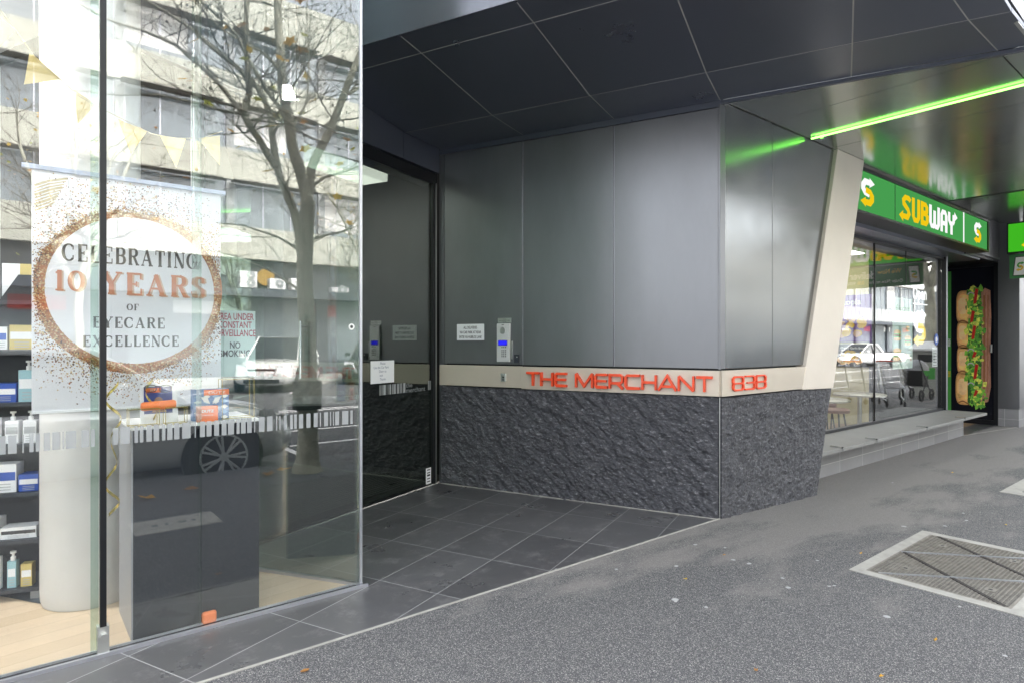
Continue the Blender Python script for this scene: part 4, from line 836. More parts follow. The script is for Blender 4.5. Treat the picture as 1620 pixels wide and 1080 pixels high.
DID = {
 'C': (.92, [(arc(.48, .5, .42, .47, 48, 312, 22), None), ([(.80, .66), (.80, .9)], .05), ([(.80, .1), (.80, .34)], .05)]),
 'E': (.8, [([(.2, 0), (.2, 1)], None), ([(.05, .975), (.74, .975)], .05), ([(.05, .025), (.76, .025)], .05), ([(.2, .5), (.52, .5)], .05), ([(.73, .72), (.73, 1)], .05), ([(.75, 0), (.75, .3)], .05), ([(.52, .38), (.52, .62)], .05)]),
 'L': (.78, [([(.2, 0), (.2, 1)], None), ([(.05, .975), (.38, .975)], .05), ([(.05, .025), (.74, .025)], .05), ([(.73, 0), (.73, .34)], .05)]),
 'B': (.85, [([(.2, 0), (.2, 1)], None), ([(.05, .975), (.5, .975)] + arc(.5, .75, .23, .225, 90, -90, 8) + [(.2, .525)], None), ([(.2, .525), (.5, .525)] + arc(.5, .275, .27, .25, 90, -90, 8) + [(.05, .025)], None)]),
 'R': (.92, [([(.2, 0), (.2, 1)], None), ([(.05, .975), (.5, .975)] + arc(.5, .75, .23, .225, 90, -90, 8) + [(.2, .525)], None), ([(.5, .52), (.78, .02)], .2), ([(.05, .025), (.38, .025)], .05), ([(.66, .025), (.95, .025)], .05)]),
 'A': (1.0, [([(.1, 0), (.48, 1)], .06), ([(.46, .98), (.82, 0)], .22), ([(.22, .34), (.68, .34)], .05), ([(0, .025), (.26, .025)], .05), ([(.64, .025), (1.0, .025)], .05)]),
 'T': (.85, [([(.43, 0), (.43, 1)], None), ([(.04, .975), (.82, .975)], .05), ([(.06, .72), (.06, 1)], .05), ([(.8, .72), (.8, 1)], .05), ([(.26, .025), (.6, .025)], .05)]),
 'I': (.42, [([(.21, 0), (.21, 1)], None), ([(.04, .975), (.38, .975)], .05), ([(.04, .025), (.38, .025)], .05)]),
 'N': (.98, [([(.14, 0), (.14, 1)], .06), ([(.16, 1), (.8, 0)], .22), ([(.84, 0), (.84, 1)], .06), ([(0, .025), (.3, .025)], .05), ([(0, .975), (.24, .975)], .05), ([(.7, .975), (.98, .975)], .05)]),
 'G': (.98, [(arc(.48, .5, .42, .47, 48, 320, 22), None), ([(.80, .68), (.80, .92)], .05), ([(.8, .0), (.8, .44)], .22), ([(.55, .44), (1.0, .44)], .09)]),
 'Y': (.95, [([(.14, 1), (.48, .45)], .22), ([(.84, 1), (.5, .45)], .06), ([(.48, 0), (.48, .48)], None), ([(0, .975), (.32, .975)], .05), ([(.68, .975), (.98, .975)], .05), ([(.32, .025), (.64, .025)], .05)]),
 'S': (.7, [([(.6, .72), (.58, .88), (.45, .96), (.28, .97), (.13, .86), (.12, .68), (.25, .56), (.46, .44), (.6, .32), (.6, .14), (.46, .03), (.25, .03), (.12, .12), (.08, .3)], None), ([(.6, .68), (.6, .95)], .05), ([(.08, .05), (.08, .32)], .05)]),
 'O': (.98, [(arc(.49, .5, .4, .47, 0, 360, 28), None)]),
 'F': (.78, [([(.2, 0), (.2, 1)], None), ([(.05, .975), (.74, .975)], .05), ([(.2, .5), (.52, .5)], .05), ([(.73, .7), (.73, 1)], .05), ([(.05, .025), (.38, .025)], .05)]),
 'X': (.95, [([(.14, 1), (.8, 0)], .22), ([(.82, 1), (.12, 0)], .06), ([(0, .975), (.32, .975)], .05), ([(.68, .975), (.96, .975)], .05), ([(0, .025), (.28, .025)], .05), ([(.62, .025), (.97, .025)], .05)]),
 '1': (.55, [([(.28, 0), (.28, 1)], None), ([(.08, .85), (.28, .98)], .06), ([(.06, .025), (.5, .025)], .05)]),
 '0': (.92, [(arc(.46, .5, .36, .47, 0, 360, 28), None)]),
}
def didone(mb, s, xa, xb, zb, h, tf, m=0, lift=0.0):
    gap_ = .2; tot = sum((.5 if ch == ' ' else DID[ch][0]) + gap_ for ch in s) - gap_; k = (xb - xa) / tot; x = 0; q = 0
    for ch in s:
        if ch == ' ': x += .5 + gap_; continue
        w_, sts = DID[ch]
        for pts, wd in sts:
            q += 1; ribbon(mb, [(x + a, c) for a, c in pts], lambda u, v, d: tf(xa + u * k, zb + v * h, d), (max(wd, .085) if wd else .25), None if wd else .085, m=m, lift=lift + q * 2e-5)
        x += w_ + gap_
grey = mat('charcoal_lettering', (.06, .055, .05), .5); cop = mat('copper_lettering', (.52, .2, .1), .45); cops = mat('copper_shadow_lettering', (.62, .45, .33), .5)
b = MB(grey, cop, cops)
def word(s, pxa, pxb, pyt, pyb, m, lift=.002):      # measured from the photo on the banner's plane
    xa, xb = BP(pxa, 500).x, BP(pxb, 500).x; c_ = (pxa + pxb) / 2; zt, zb_ = BP(c_, pyt).z, BP(c_, pyb).z
    didone(b, s, xa, xb, zb_, zt - zb_, lambda x, z, d: BQ(x, z, d), m, lift)
word('CELEBRATING', 99, 313, 393, 419, 0)
word('10', 89, 137, 429, 461, 2, .001); word('10', 86, 134, 428, 460, 1, .003); word('YEARS', 163, 327, 435, 469, 2, .001); word('YEARS', 160, 324, 434, 468, 1, .003)
word('OF', 201, 220, 481, 491, 0); word('EYECARE', 147, 261, 502, 519, 0); word('EXCELLENCE', 131, 283, 531, 548, 0)
b.build('lettering', rb)

# bunting string: cord and flags move together
bu = thing('bunting', 'string of pale gold triangular flags sagging across the top of the shop window', 'bunting', (.3, 3.45, 2.4))
cord = [(-40, -30), (0, 15), (35, 62), (60, 98), (90, 122), (125, 152), (160, 172), (200, 192), (240, 212), (275, 219), (320, 219), (352, 208)]
cp = [onY(x, y, 3.45) for x, y in cord]
b = MB(mat('bunting_cord', (.5, .42, .22), .7)); b.tube(cp, .0016, 5); b.build('cord', bu)
flm = mat('gold_paper', (.6, .46, .17), .5)
for f in (((-10, 20), (25, 48), (0, 75)), ((47, 82), (97, 126), (38, 134)), ((117, 142), (152, 166), (123, 197)), ((187, 189), (233, 208), (207, 245)), ((253, 215), (294, 220), (279, 266)), ((313, 219), (348, 215), (348, 262))):
    b = MB(flm); yy = 3.45; p = [onY(x, y, yy + (.02 if i == 2 else 0)) for i, (x, y) in enumerate(f)]; b.prism(p, (0, .0012, 0)); b.build('flag', bu)
for i, (px, pts) in enumerate(((180, (600, 815)), (240, (600, 840)))):
    o = thing('curled_ribbon', ('gold foil curled ribbon dangling just right of the black mullion', 'gold foil curled ribbon dangling in front of the dark display plinth')[i], 'ribbon', tuple(onY(px, pts[0], 3.36)), 'curled gold ribbons')
    b = MB(M['gold']); base = onY(px, 0, 3.36 if i else 3.33); zt, zb_ = onY(px, pts[0], 3.36).z, onY(px, pts[1], 3.36).z
    P_, n = [], 90
    for k in range(n + 1):
        f = k / n; th = f * (2 * math.pi) * (3.3 + i * .4) + i; r = (.022 + .010 * math.sin(f * 9 + i)) * (1 - .25 * i); P_.append((Vector((base.x + r * math.cos(th) + .006 * math.sin(f * 5), base.y + .03 + r * math.sin(th), zt + (zb_ - zt) * f)), th))
    for (p, t), (q, t2) in zip(P_, P_[1:]):
        w_ = .008; b.hexa([p + Vector((0, 0, -w_)), q + Vector((0, 0, -w_)), q + Vector((.0006, .0006, -w_)), p + Vector((.0006, .0006, -w_))], [p + Vector((0, 0, w_)), q + Vector((0, 0, w_)), q + Vector((.0006, .0006, w_)), p + Vector((.0006, .0006, w_))])
    b.build('foil', o)
# display plinth with its things
dp = thing('display_plinth', 'dark laminate display plinth with white top standing against the shop glass', 'plinth', (.7, 3.5, 0))
b = MB(M['navy']); b.box(.425, .985, 3.30, 3.72, .005, .975); b.build('body', dp, bevel=.002)
b = MB(mat('plinth_edge', (.3, .31, .33), .4)); b.box(.418, .4248, 3.30, 3.72, .005, .975); b.build('edge_panel', dp)
b = MB(M['white']); b.box(.418, .99, 3.295, 3.725, .975, .988); b.build('top', dp, bevel=.001)
TZ = .988
def card(name, label, cat, px0, px1, pyt, y, tilt, draw, mats, th=.004, zb=TZ):
    o = thing(name, label, cat, ((onY(px0, 600, y).x + onY(px1, 600, y).x) / 2, y, zb)); xa, xb = onY(px0, 600, y).x, onY(px1, 600, y).x; h = onY((px0 + px1) / 2, pyt, y).z - zb
    tf = lambda u, v, d: (xa + (xb - xa) * u, y + tilt * v - d, zb + .001 + h * v)
    b = MB(*mats); b.hexa([tf(0, 0, 0), tf(1, 0, 0), tf(1, 0, -th), tf(0, 0, -th)], [tf(0, 1, 0), tf(1, 1, 0), tf(1, 1, -th), tf(0, 1, -th)], 0); draw(b, tf); b.build('card', o); return o
bl1 = mat('blue_print_deep', (.02, .04, .22), .4); orp = mat('orange_print', (.8, .17, .03), .5)
def d1(b, tf):
    b.poly([tf(.1, .25, .001), tf(.85, .25, .001), tf(.85, .93, .001), tf(.1, .93, .001)], 1); b.poly([tf(.16, .78, .002), tf(.55, .78, .002), tf(.55, .9, .002), tf(.16, .9, .002)], 2)
    text_mesh(b, 'MUST', lambda x, y, d: tf(.36 + x * 1, .81 + y * 1, .003), .08, m=0)
    b.poly([tf(.48 + .12 * math.cos(t), .55 + .12 * math.sin(t), .002) for t in [6.28 * i / 12 for i in range(12)]], 3); b.poly([tf(.3, .28, .002), tf(.7, .28, .002), tf(.6, .45, .002), tf(.4, .45, .002)], 3)
card('display_card', 'white framed card with a deep blue picture standing behind the orange glasses case', 'card', 222, 282, 607, 3.40, .02, d1, [M['paper'], bl1, orp, mat('skin_print', (.3, .16, .1), .6)])
def framebox(px0, px1, pyt, pyb, y0, y1, label):
    o = thing('wire_stand', label, 'stand', (onY(px0, 600, y0).x, y0, TZ)); xa, xb = onY(px0, 600, y0).x, onY(px1, 600, y0).x; zt, zb_ = onY(px0, pyt, y0).z, max(TZ + .003, onY(px0, pyb, y0).z)
    b = MB(M['gold']); r = .0018
    for y in (y0, y1):
        for p, q in (((xa, y, zb_), (xb, y, zb_)), ((xa, y, zt), (xb, y, zt)), ((xa, y, zb_), (xa, y, zt)), ((xb, y, zb_), (xb, y, zt))): b.tube([p, q], r, 5)
    for x in (xa, xb):
        for z in (zb_, zt): b.tube([(x, y0, z), (x, y1, z)], r, 5)
    b.build('wire_frame', o); b = MB(M['glass_side']); b.box(xa, xb, y0, y1, zt, zt + .003); b.build('glass_top', o); return zt, xa, xb
zt, xa, xb = framebox(204, 252, 648, 690, 3.31, 3.37, 'gold wire cube stand at the left end of the plinth, holding the case')
framebox(262, 296, 645, 682, 3.31, 3.37, 'gold wire cube stand at the middle of the plinth, holding the case end')
framebox(352, 402, 600, 662, 3.34, 3.42, 'taller empty gold wire frame at the right end of the plinth')
cs = thing('glasses_case', 'orange glasses case lying across the gold wire cube stands', 'case', tuple(onY(250, 642, 3.39)))
pa, pb = onY(222, 643, 3.34), onY(279, 638, 3.34)
b = MB(M['orange']); b.tube([pa, pa + Vector((.003, 0, 0)), pa + Vector((.012, 0, 0)), pb - Vector((.012, 0, 0)), pb - Vector((.003, 0, 0)), pb], [.004, .017, .021, .021, .017, .004], 14); b.build('shell', cs, smooth=True)
gl = thing('spectacles', 'black framed clear spectacles resting above the blue picture card', 'glasses', tuple(onY(250, 612, 3.47)))
b = MB(M['text_black'])
for c in (238, 262):
    p = onY(c, 614, 3.37); b.tube([(p.x + .026 * math.cos(t) * (1 if abs(math.cos(t)) < .8 else .95), 3.37, p.z + .017 * math.copysign(abs(math.sin(t)) ** .6, math.sin(t))) for t in [6.28 * i / 20 for i in range(21)]], .0022, 6, cap=False)
p, q = onY(246, 610, 3.37), onY(254, 610, 3.37); b.tube([p, q], .0022, 6)
for c, s_ in ((225, 1), (275, -1)):
    p = onY(c, 608, 3.37); b.tube([p, p + Vector((0, .05, 0)), p + Vector((0, .07, -.02))], .0018, 5)
b.build('rims', gl); b = MB(M['glass_side'])
for c in (238, 262):
    p = onY(c, 614, 3.37); b.disc((p.x, 3.37, p.z), (1, 0, 0), (0, 0, 1), .017, 14)
b.build('lens', gl)
tilem = mat('blue_pattern_print', (.1, .2, .4), .6)
def d2(b, tf):
    random.seed(2)
    for i in range(4):
        for j in range(5):
            cx, cz = .13 + i * .25, .08 + j * .17
            b.poly([tf(cx + .1 * math.cos(t), cz + .07 * math.sin(t), .001) for t in (0, 1.57, 3.14, 4.71)], 1 if (i + j) % 2 else 2)
    b.poly([tf(.3, .8, .002), tf(1.0, .8, .002), tf(1.0, .98, .002), tf(.3, .98, .002)], 3); text_mesh(b, 'DUTZ', lambda x, y, d: tf(.66 + x, .85 + y, .003), .1, m=1, xs=1.8)
    for s_ in (-1, 1): b.poly([tf(.5 + s_ * .03, .52, .003), tf(.5 + s_ * .2, .6, .003), tf(.5 + s_ * .28, .76, .003), tf(.5 + s_ * .1, .72, .003)], 1)
card('display_box', 'blue and white patterned box with orange lid band behind the orange block', 'box', 305, 362, 615, 3.37, 0.0, d2, [tilem, M['p_white'], mat('blue_light_print', (.25, .42, .62), .6), orp], th=.05)
def d3(b, tf):
    text_mesh(b, 'DUTZ', lambda x, y, d: tf(.5 + x, .6 + y, .001), .24, m=1, xs=.9, bold=.01); text_mesh(b, 'EYEWEAR', lambda x, y, d: tf(.5 + x, .38 + y, .001), .1, m=1, xs=1.2)
card('brand_block', 'small bright orange block with white DUTZ lettering in front of the patterned box', 'block', 312, 345, 642, 3.315, 0.0, d3, [orp, M['p_white']], th=.03)
ob = thing('orange_case', 'rounded orange case standing on the floorboards against the glass by the plinth', 'case', (.71, 3.28, .005))
b = MB(M['orange']); b.box(.708, .775, 3.262, 3.292, .01, .068); b.build('body', ob, bevel=.012)
# no smoking sign (board inside the glass)
ss = thing('surveillance_sign', 'pale green board reading AREA UNDER CONSTANT SURVEILLANCE and NO SMOKING inside the shop', 'sign', tuple(onY(381, 525, 3.6)))
xa, xb = onY(332, 500, 3.6).x, onY(404, 500, 3.6).x; zt = onY(381, 492, 3.6).z
b = MB(mat('pale_green_board', (.42, .55, .53), .5), mat('maroon_print', (.3, .03, .05), .5), M['text_black']); b.box(xa, xb, 3.6, 3.606, zt - .36, zt, 0)
xm = (xa + xb) / 2 + .0
for s, dz, m_, sz in (('AREA UNDER', .05, 1, .052), ('CONSTANT', .095, 1, .052), ('SURVEILLANCE', .14, 1, .052), ('NO', .205, 2, .05), ('SMOKING', .25, 2, .05)): text_mesh(b, s, lambda x, y, d: (xm + .01 + x, 3.598, zt - dz + y), sz, m=m_, xs=.62 if m_ == 1 else .72, bold=.0008)
b.build('board', ss)
# shelf unit with stock
SU = frame((.12, 4.16), 160); su = thing('shelf_unit', 'charcoal open shelf unit stocked with small boxes beside the white column', 'shelf', SU(.3, 0, 0))
b = MB(M['shelfm']); b.box(0, .02, -.3, 0, .06, 1.62, 0, SU); b.box(.75, .77, -.3, 0, .06, 1.62, 0, SU); b.box(0, .77, -.3, -.285, .06, 1.62, 0, SU); b.build('carcass', su)
SZ = (.07, .33, .58, .84, 1.06, 1.34)
for z in SZ + (1.60,):
    b = MB(M['shelfm']); b.box(.02, .75, -.285, 0, z - .02, z, 0, SU); b.build('shelf', su)
for s_ in (.02, .71):
    b = MB(mat('grey_foot', (.25, .26, .27), .5)); b.box(s_, s_ + .04, -.06, -.01, .008, .05, 0, SU); b.build('foot', su)
prod = [  # (s, shelf index, width, height, depth, main colour, band colour, label)
 (.05, 5, .11, .13, .1, 'y', 'p_white', 'yellow and white carton nearest the column on the upper shelf'), (.17, 5, .05, .12, .06, 'w', 'b', 'tall white carton with blue band beside the yellow carton'), (.23, 5, .05, .13, .06, 'w', 'b', 'tall white carton with blue band, second from the yellow carton'), (.29, 5, .05, .12, .06, 'w', 'b', 'tall white carton with blue band, third from the yellow carton'), (.36, 5, .07, .1, .06, 'w', 'g', 'squat white carton with grey print at the left of the upper shelf'),
 (.04, 4, .08, .17, .06, 't', 'p_white', 'pale turquoise pump pack nearest the column'), (.13, 4, .12, .1, .1, 'b', 'p_white', 'deep blue lens solution box on the middle shelf'), (.26, 4, .12, .1, .1, 'b', 'p_white', 'deep blue lens solution box left of its twin'), (.40, 4, .1, .12, .1, 'b', 'p_white', 'tall blue box at the left of the middle shelf'),
 (.04, 3, .06, .12, .05, 'w', 'g', 'clear spray pack nearest the column, level with the frosted bars'), (.12, 3, .06, .12, .05, 'w', 'g', 'clear spray pack second from the column, level with the frosted bars'), (.2, 3, .1, .14, .02, 'w', 'g', 'white printed card standing behind the spray packs'),
 (.03, 2, .09, .09, .1, 'b', 'p_white', 'open blue tray on the shelf under the frosted bars'), (.13, 2, .12, .15, .1, 'w', 'b', 'white cleaning kit carton next to the blue tray'), (.26, 2, .1, .14, .1, 'w', 'b', 'white cleaning kit carton in the middle of its row'), (.37, 2, .1, .14, .1, 'w', 'b', 'white cleaning kit carton at the left of its row'),
 (.04, 1, .16, .06, .1, 'w', 'k', 'white and black eye compress box lying near the column'), (.21, 1, .2, .11, .1, 'w', 'k', 'wide white and black eye compress box on the low shelf'),
 (.06, 0, .05, .12, .05, 'y', 'p_white', 'small yellow and white carton on the bottom shelf'), (.13, 0, .04, .14, .04, 't', 'p_white', 'slim turquoise bottle on the bottom shelf'), (.2, 0, .16, .17, .03, 'w', 'g', 'large white leaflet card on the bottom shelf')]
PC = {'y': mat('carton_yellow', (.58, .46, .16), .5), 'w': M['paper'], 'b': mat('carton_blue', (.03, .09, .42), .45), 'g': mat('carton_grey', (.4, .42, .44), .5), 't': mat('carton_turquoise', (.3, .5, .56), .4), 'k': mat('carton_black', (.05, .05, .05), .5), 'p_white': M['paper']}
for s_, si, w_, h_, d_, c1, c2, lab in prod:
    o = thing('product_box', lab, 'box', SU(s_, -.04, SZ[si]), 'stock on the shelf unit'); z = SZ[si] + .001
    b = MB(PC[c1], PC[c2], PC['g']); n0 = -.03 - d_
    b.box(s_, s_ + w_, n0, -.03, z, z + h_, 0, SU); b.box(s_ + .004, s_ + w_ - .004, -.03, -.0292, z + h_ * .42, z + h_ * .72, 1, SU)
    for q in range(3): b.box(s_ + w_ * .2, s_ + w_ * .8, -.03, -.029, z + h_ * (.08 + .1 * q), z + h_ * (.11 + .1 * q), 2, SU)
    if 'eye compress' in lab:
        for q in (.3, .68): b.lathe([(0, 0), (h_ * .17, 0), (h_ * .17, .001), (0, .001)], (0, 0, 0), 12, 1, L=lambda x, y, zz, q=q: SU(s_ + w_ * q + x, -.0285 + zz, z + h_ * .57 + y))
    b.build('carton', o)
    if 'spray' in lab or 'bottle' in lab or 'pump' in lab:
        b = MB(M['white']); c_ = s_ + w_ / 2; b.lathe([(.012, 0), (.012, .02), (.006, .024), (.006, .04), (.014, .04), (.014, .05), (0, .05)], (0, 0, 0), 10, L=lambda x, y, zz: SU(c_ + x, -.05 + y, z + h_ + zz)); b.build('cap', o)
o = thing('display_carton', 'tall white and yellow carton standing on top of the shelf unit', 'box', SU(.12, -.1, 1.6)); b = MB(PC['w'], PC['y']); b.box(.12, .2, -.16, -.05, 1.601, 1.8, 0, SU); b.box(.05, .12, -.16, -.05, 1.601, 1.8, 1, SU); b.build('carton', o)
o = thing('tilted_display', 'angular black counter display on top of the shelf unit', 'display', SU(.2, -.1, 1.6)); b = MB(M['black'], M['steel']); b.hexa([SU(.04, -.045, 1.601), SU(.2, -.045, 1.601), SU(.2, -.02, 1.601), SU(.04, -.02, 1.601)], [SU(.06, -.045, 1.74), SU(.12, -.045, 1.74), SU(.12, -.03, 1.74), SU(.06, -.03, 1.74)], 0); b.build('body', o)
# frame wall: rows of spectacles far inside
fw_ = thing('frame_display_wall', 'pale green rack wall hung with rows of spectacle frames inside the optical shop', 'rack', (1.2, 6.3, 0))
FWf = frame((0.55, 6.2), 14)
b = MB(mat('rack_panel', (.42, .48, .42), .6)); b.box(0, 1.5, 0, .05, .4, 2.2, 0, FWf); b.build('back_panel', fw_)
for k in range(9):
    b = MB(M['steel']); b.box(.02, 1.48, -.05, 0, .62 + k * .17, .625 + k * .17, 0, FWf); b.build('rail', fw_)
src = None; random.seed(4)
for r_ in range(9):
    for c_ in range(7):
        if src is None:
            b = MB(M['text_black'])
            for s_ in (-.032, .032): b.tube([(s_ + .027 * math.cos(t), 0, .019 * math.sin(t)) for t in [6.28 * i / 10 for i in range(11)]], .002, 4, cap=False)
            b.tube([(-.006, 0, .005), (.006, 0, .005)], .002, 4); b.tube([(-.06, 0, .008), (-.06, .1, 0)], .0015, 4); b.tube([(.06, 0, .008), (.06, .1, 0)], .0015, 4)
            src = b.build('spectacle_frame'); o = src
        else: o = src.copy(); col.objects.link(o)
        p = FWf(.12 + c_ * .21, -.1, .66 + r_ * .17); o.location = p; o.rotation_euler = (0, 0, R(14) + random.uniform(-.05, .05)); tag(o, 'spectacle frame on the pale rack wall, %s row up, %s from its left end' % (('bottom', 'second', 'third', 'fourth', 'fifth', 'sixth', 'seventh', 'eighth', 'top')[r_], ('first', 'second', 'third', 'fourth', 'fifth', 'sixth', 'seventh')[c_]), 'glasses', 'spectacles on the rack wall')
# ------------------------------------------------------------------ the building above, and the street the glass mirrors
hb_ = thing('host_building', 'grey upper storeys of the building standing above the shopfronts and awning', 'building', (5, 8, 4.5))
b = MB(mat('grey_render', (.3, .3, .31), .8)); b.box(-16, 26, 3.7, 14, 4.5, 8.6); b.build('upper_wall', hb_)
b = MB(M['black'])
for k in range(14):
    for f in range(1): b.box(-15 + k * 2.9, -13 + k * 2.9, 3.66, 3.7, 5.4 + f * 3.2, 7.2 + f * 3.2)
b.build('window_glazing', hb_)

cream = mat('cream_panel', (.46, .46, .39), .6, var=.07, vscale=1.2); wing = mat('window_glass_pale', (.19, .22, .24), .12, .1, spec=.8); conc_g = mat('shop_fascia_dark', (.06, .07, .085), .5)
grey_c = mat('grey_column', (.33, .34, .34), .7)
def facade(name, label, x0, x1, y, levels, bay, mc, roof, ground=True):
    o = thing(name, label, 'building', ((x0 + x1) / 2, y, 0))
    b = MB(mat('inner_dark', (.04, .045, .05), .6)); b.box(x0 + .1, x1 - .1, y - 12, y - .35, 0, roof - .6); b.build('core', o)
    for i, (z0, z1) in enumerate(levels):
        b = MB(mc)
        x = x0
        while x < x1 - .01: xe = min(x + .93, x1); b.box(x + .02, xe - .02, y - .3, y, z0, z1); x = xe
        b.box(x0, x1, y - .3, y - .03, z0 + .02, z1 - .02); b.build('spandrel_band', o)
    for i, ((_, za), (zb, _)) in enumerate(zip(levels, levels[1:])):
        b = MB(grey_c); x = x0
        while x < x1: b.box(x - .15, x + .15, y - .28, y - .06, za, zb); x += bay
        b.build('columns_row', o)
        x = x0; k = 0
        while x < x1 - .5 and k < 30:
            xe = min(x + bay, x1)
            f = MB(M['alu']); zc = za + .02
            n = 3
            for q in range(n + 1): xx = x + .17 + (xe - x - .34) * q / n; f.box(xx - .02, xx + .02, y - .24, y - .18, zc, zb)
            fr = f.build('window', o); g = MB(wing, mat('blind', (.4, .42, .42), .8) if k == 0 and i == 0 else M['wall_white'])
            g.box(x + .15, xe - .15, y - .225, y - .215, zc, zb, 0)
            if (k * 7 + i * 3) % 4 == 1: g.box(x + .2, x + bay * .6, y - .214, y - .21, zc + .2, zb, 1)
            g.build('pane', fr); x = xe; k += 1
        s = MB(mat('sunshade', (.2, .19, .17), .6))
        x = x0
        while x < x1: s.box(x, min(x + bay, x1) - .4, y, y + .55, zb - .12, zb - .08); x += bay
        s.build('sunshade', o)
    if ground:
        b = MB(conc_g); b.box(x0, x1, y - .3, y + .9, 3.2, 3.52); b.build('street_awning', o)
        b = MB(conc_g); b.box(x0, x1, y - .3, y - .1, 0, .6); x = x0
        while x < x1: b.box(x - .25, x + .25, y - .3, y, 0, 3.2); x += bay
        b.build('shop_piers', o); b = MB(wing); b.box(x0, x1, y - .26, y - .2, .6, 3.2); b.build('shop_window', o)
        b = MB(mat('warm_interior', (.4, .33, .25), .6), M['p_white'], mat('shop_red', (.4, .05, .04), .5)); x = x0 + 1
        k = 0
        while x < x1 - 3: b.box(x, x + 1.6, y - .19, y - .17, 2.5, 3.0, 1 + (k % 2)); x += bay * 1.3; k += 1
        b.build('shop_signboard', o)
    return o
lv = [(4.8, 6.1), (7.95, 9.2), (11.0, 12.3), (14.0, 15.9)]
facade('office_building', 'four storey cream panelled office building across the road, mirrored in the shop glass', -16, 36, -20, lv, 3.8, cream, 15.9)
facade('brick_building', 'lower brown building left of the cream office block across the road', -44, -16.2, -20.5, [(3.6, 5.2), (7.2, 8.6), (10.4, 11.4)], 4.2, mat('brown_brick', (.14, .09, .07), .8), 11.4)
facade('white_building', 'white two storey building right of the cream office block across the road', 36.3, 62, -20, [(3.6, 4.6), (6.6, 8.2)], 4.0, mat('white_render', (.36, .36, .35), .7, var=.08), 8.2)
facade('grey_building', 'pale grey building far along the far side of the road', 62.3, 100, -20, [(3.6, 4.9), (7.6, 9.4), (12, 13)], 4.0, grey_c, 13)
src = None
for i, (pa, pb, pt) in enumerate(((380, 407, 429), (427, 452, 441), (461, 489, 441), (525, 552, 455))):
    a, c = mirY(pa, 466, -19.3), mirY(pb, 466, -19.3); h = mirY(pa, pt, -19.3).z - 3.54
    o = thing('air_conditioner', 'white air conditioner on the far awning, %s in the mirrored row' % ('tallest and leftmost', 'second', 'third, behind the tree', 'rightmost')[i], 'air conditioner', (a.x, -19.3, 3.52), 'air conditioners on the far awning')
    b = MB(M['white'], M['black']); b.box(a.x, c.x, -19.65, -19.3, 3.56, 3.56 + h); b.box(a.x + .05, a.x + .1, -19.6, -19.35, 3.52, 3.56, 1); b.box(c.x - .1, c.x - .05, -19.6, -19.35, 3.52, 3.56, 1); b.build('casing', o)
    w_ = c.x - a.x
    for q in range(2 if i == 0 else 1):
        zc = 3.56 + h * ((.27, .73)[q] if i == 0 else .5); b = MB(grey_c, M['white']); b.lathe([(0, .01), (w_ * .26, .01), (w_ * .27, 0)], (a.x + w_ * .62, -19.3, zc), 20, 0, axis='Y'); b.lathe([(0, .03), (w_ * .08, .03), (w_ * .08, .01)], (a.x + w_ * .62, -19.3, zc), 12, 1, axis='Y'); b.build('fan_grille', o)
p = mirY(420, 439, -20.1); o = thing('globe_lamp', 'glowing round yellow lamp in the first floor window across the road', 'lamp', tuple(p)); b = MB(emis('globe_glow', (1, .62, .15), 1.3)); b.lathe([(.35 * math.sin(t), -.35 * math.cos(t)) for t in [math.pi * i / 10 for i in range(11)]], (p.x, -20.05, p.z), 16); b.build('globe', o, smooth=True)

# trees
bark = mat('plane_bark', (.36, .35, .28), .85, var=.45, vscale=5, bump=.6, bscale=25, stretch=(1, 1, .4)); twm = mat('twig_bark', (.14, .12, .09), .9)
def leaf_mat(c):
    m = mat('autumn_leaf', c, .6); t = m.node_tree; tr = t.nodes.new('ShaderNodeBsdfTranslucent'); tr.inputs[0].default_value = (*c, 1); mx = t.nodes.new('ShaderNodeMixShader'); mx.inputs[0].default_value = .5
    t.links.new(t.nodes['Principled BSDF'].outputs[0], mx.inputs[1]); t.links.new(tr.outputs[0], mx.inputs[2]); t.links.new(mx.outputs[0], t.nodes['Material Output'].inputs[0]); return m
lfm = [leaf_mat(c) for c in ((.75, .5, .05), (.5, .52, .08), (.8, .45, .06), (.5, .25, .08))]
def leaf(mb, p, s_, m):
    a = Vector((random.uniform(-1, 1), random.uniform(-1, 1), random.uniform(-.6, .6))).normalized(); c = a.cross(Vector((random.uniform(-.4, .4), random.uniform(-.4, .4), 1))).normalized()
    pts = []
    for k in range(10): t = 6.28 * k / 10; r = s_ * (1 if k % 2 == 0 else .55); pts.append(p + a * math.cos(t) * r + c * math.sin(t) * r * .9)
    mb.poly(pts, m)
def grow(tb, lb_, sb, p, d, r, ln, depth, leafp, drop=0.0):
    n = 3; pts = [p]; q = p.copy(); dd = d.copy()
    if in_frame(p + d * ln, 90) and p.y < 3: return
    for i in range(n):
        dd = (dd + Vector((random.uniform(-.28, .28), random.uniform(-.28, .28), random.uniform(-.16, .3) - drop))).normalized(); q = q + dd * (ln / n); pts.append(q.copy())
    if any(in_frame(v, 30) for v in pts) and p.y < 3: return
    tb.tube(pts, [r, r * .8, r * .62, r * .45], 3 if r < .02 else 5, cap=False)
    if depth <= 0 or r < .0016:
        if random.random() < leafp: leaf(lb_, q - Vector((0, 0, .03)), random.uniform(.04, .08), random.randrange(4))
        if random.random() < .12: sb.append(q - Vector((0, 0, .1)))
        return
    for k in range(random.choice((2, 3, 3))):
        f = random.uniform(.35, 1); i0 = min(int(f * n), n - 1); bp_ = pts[i0].lerp(pts[i0 + 1], f * n - i0)
        nd = (dd + Vector((random.uniform(-1, 1), random.uniform(-1, 1), random.uniform(-.5, .7)))).normalized(); grow(tb, lb_, sb, bp_, nd, r * .55, ln * random.uniform(.55, .8), depth - 1, leafp, drop)
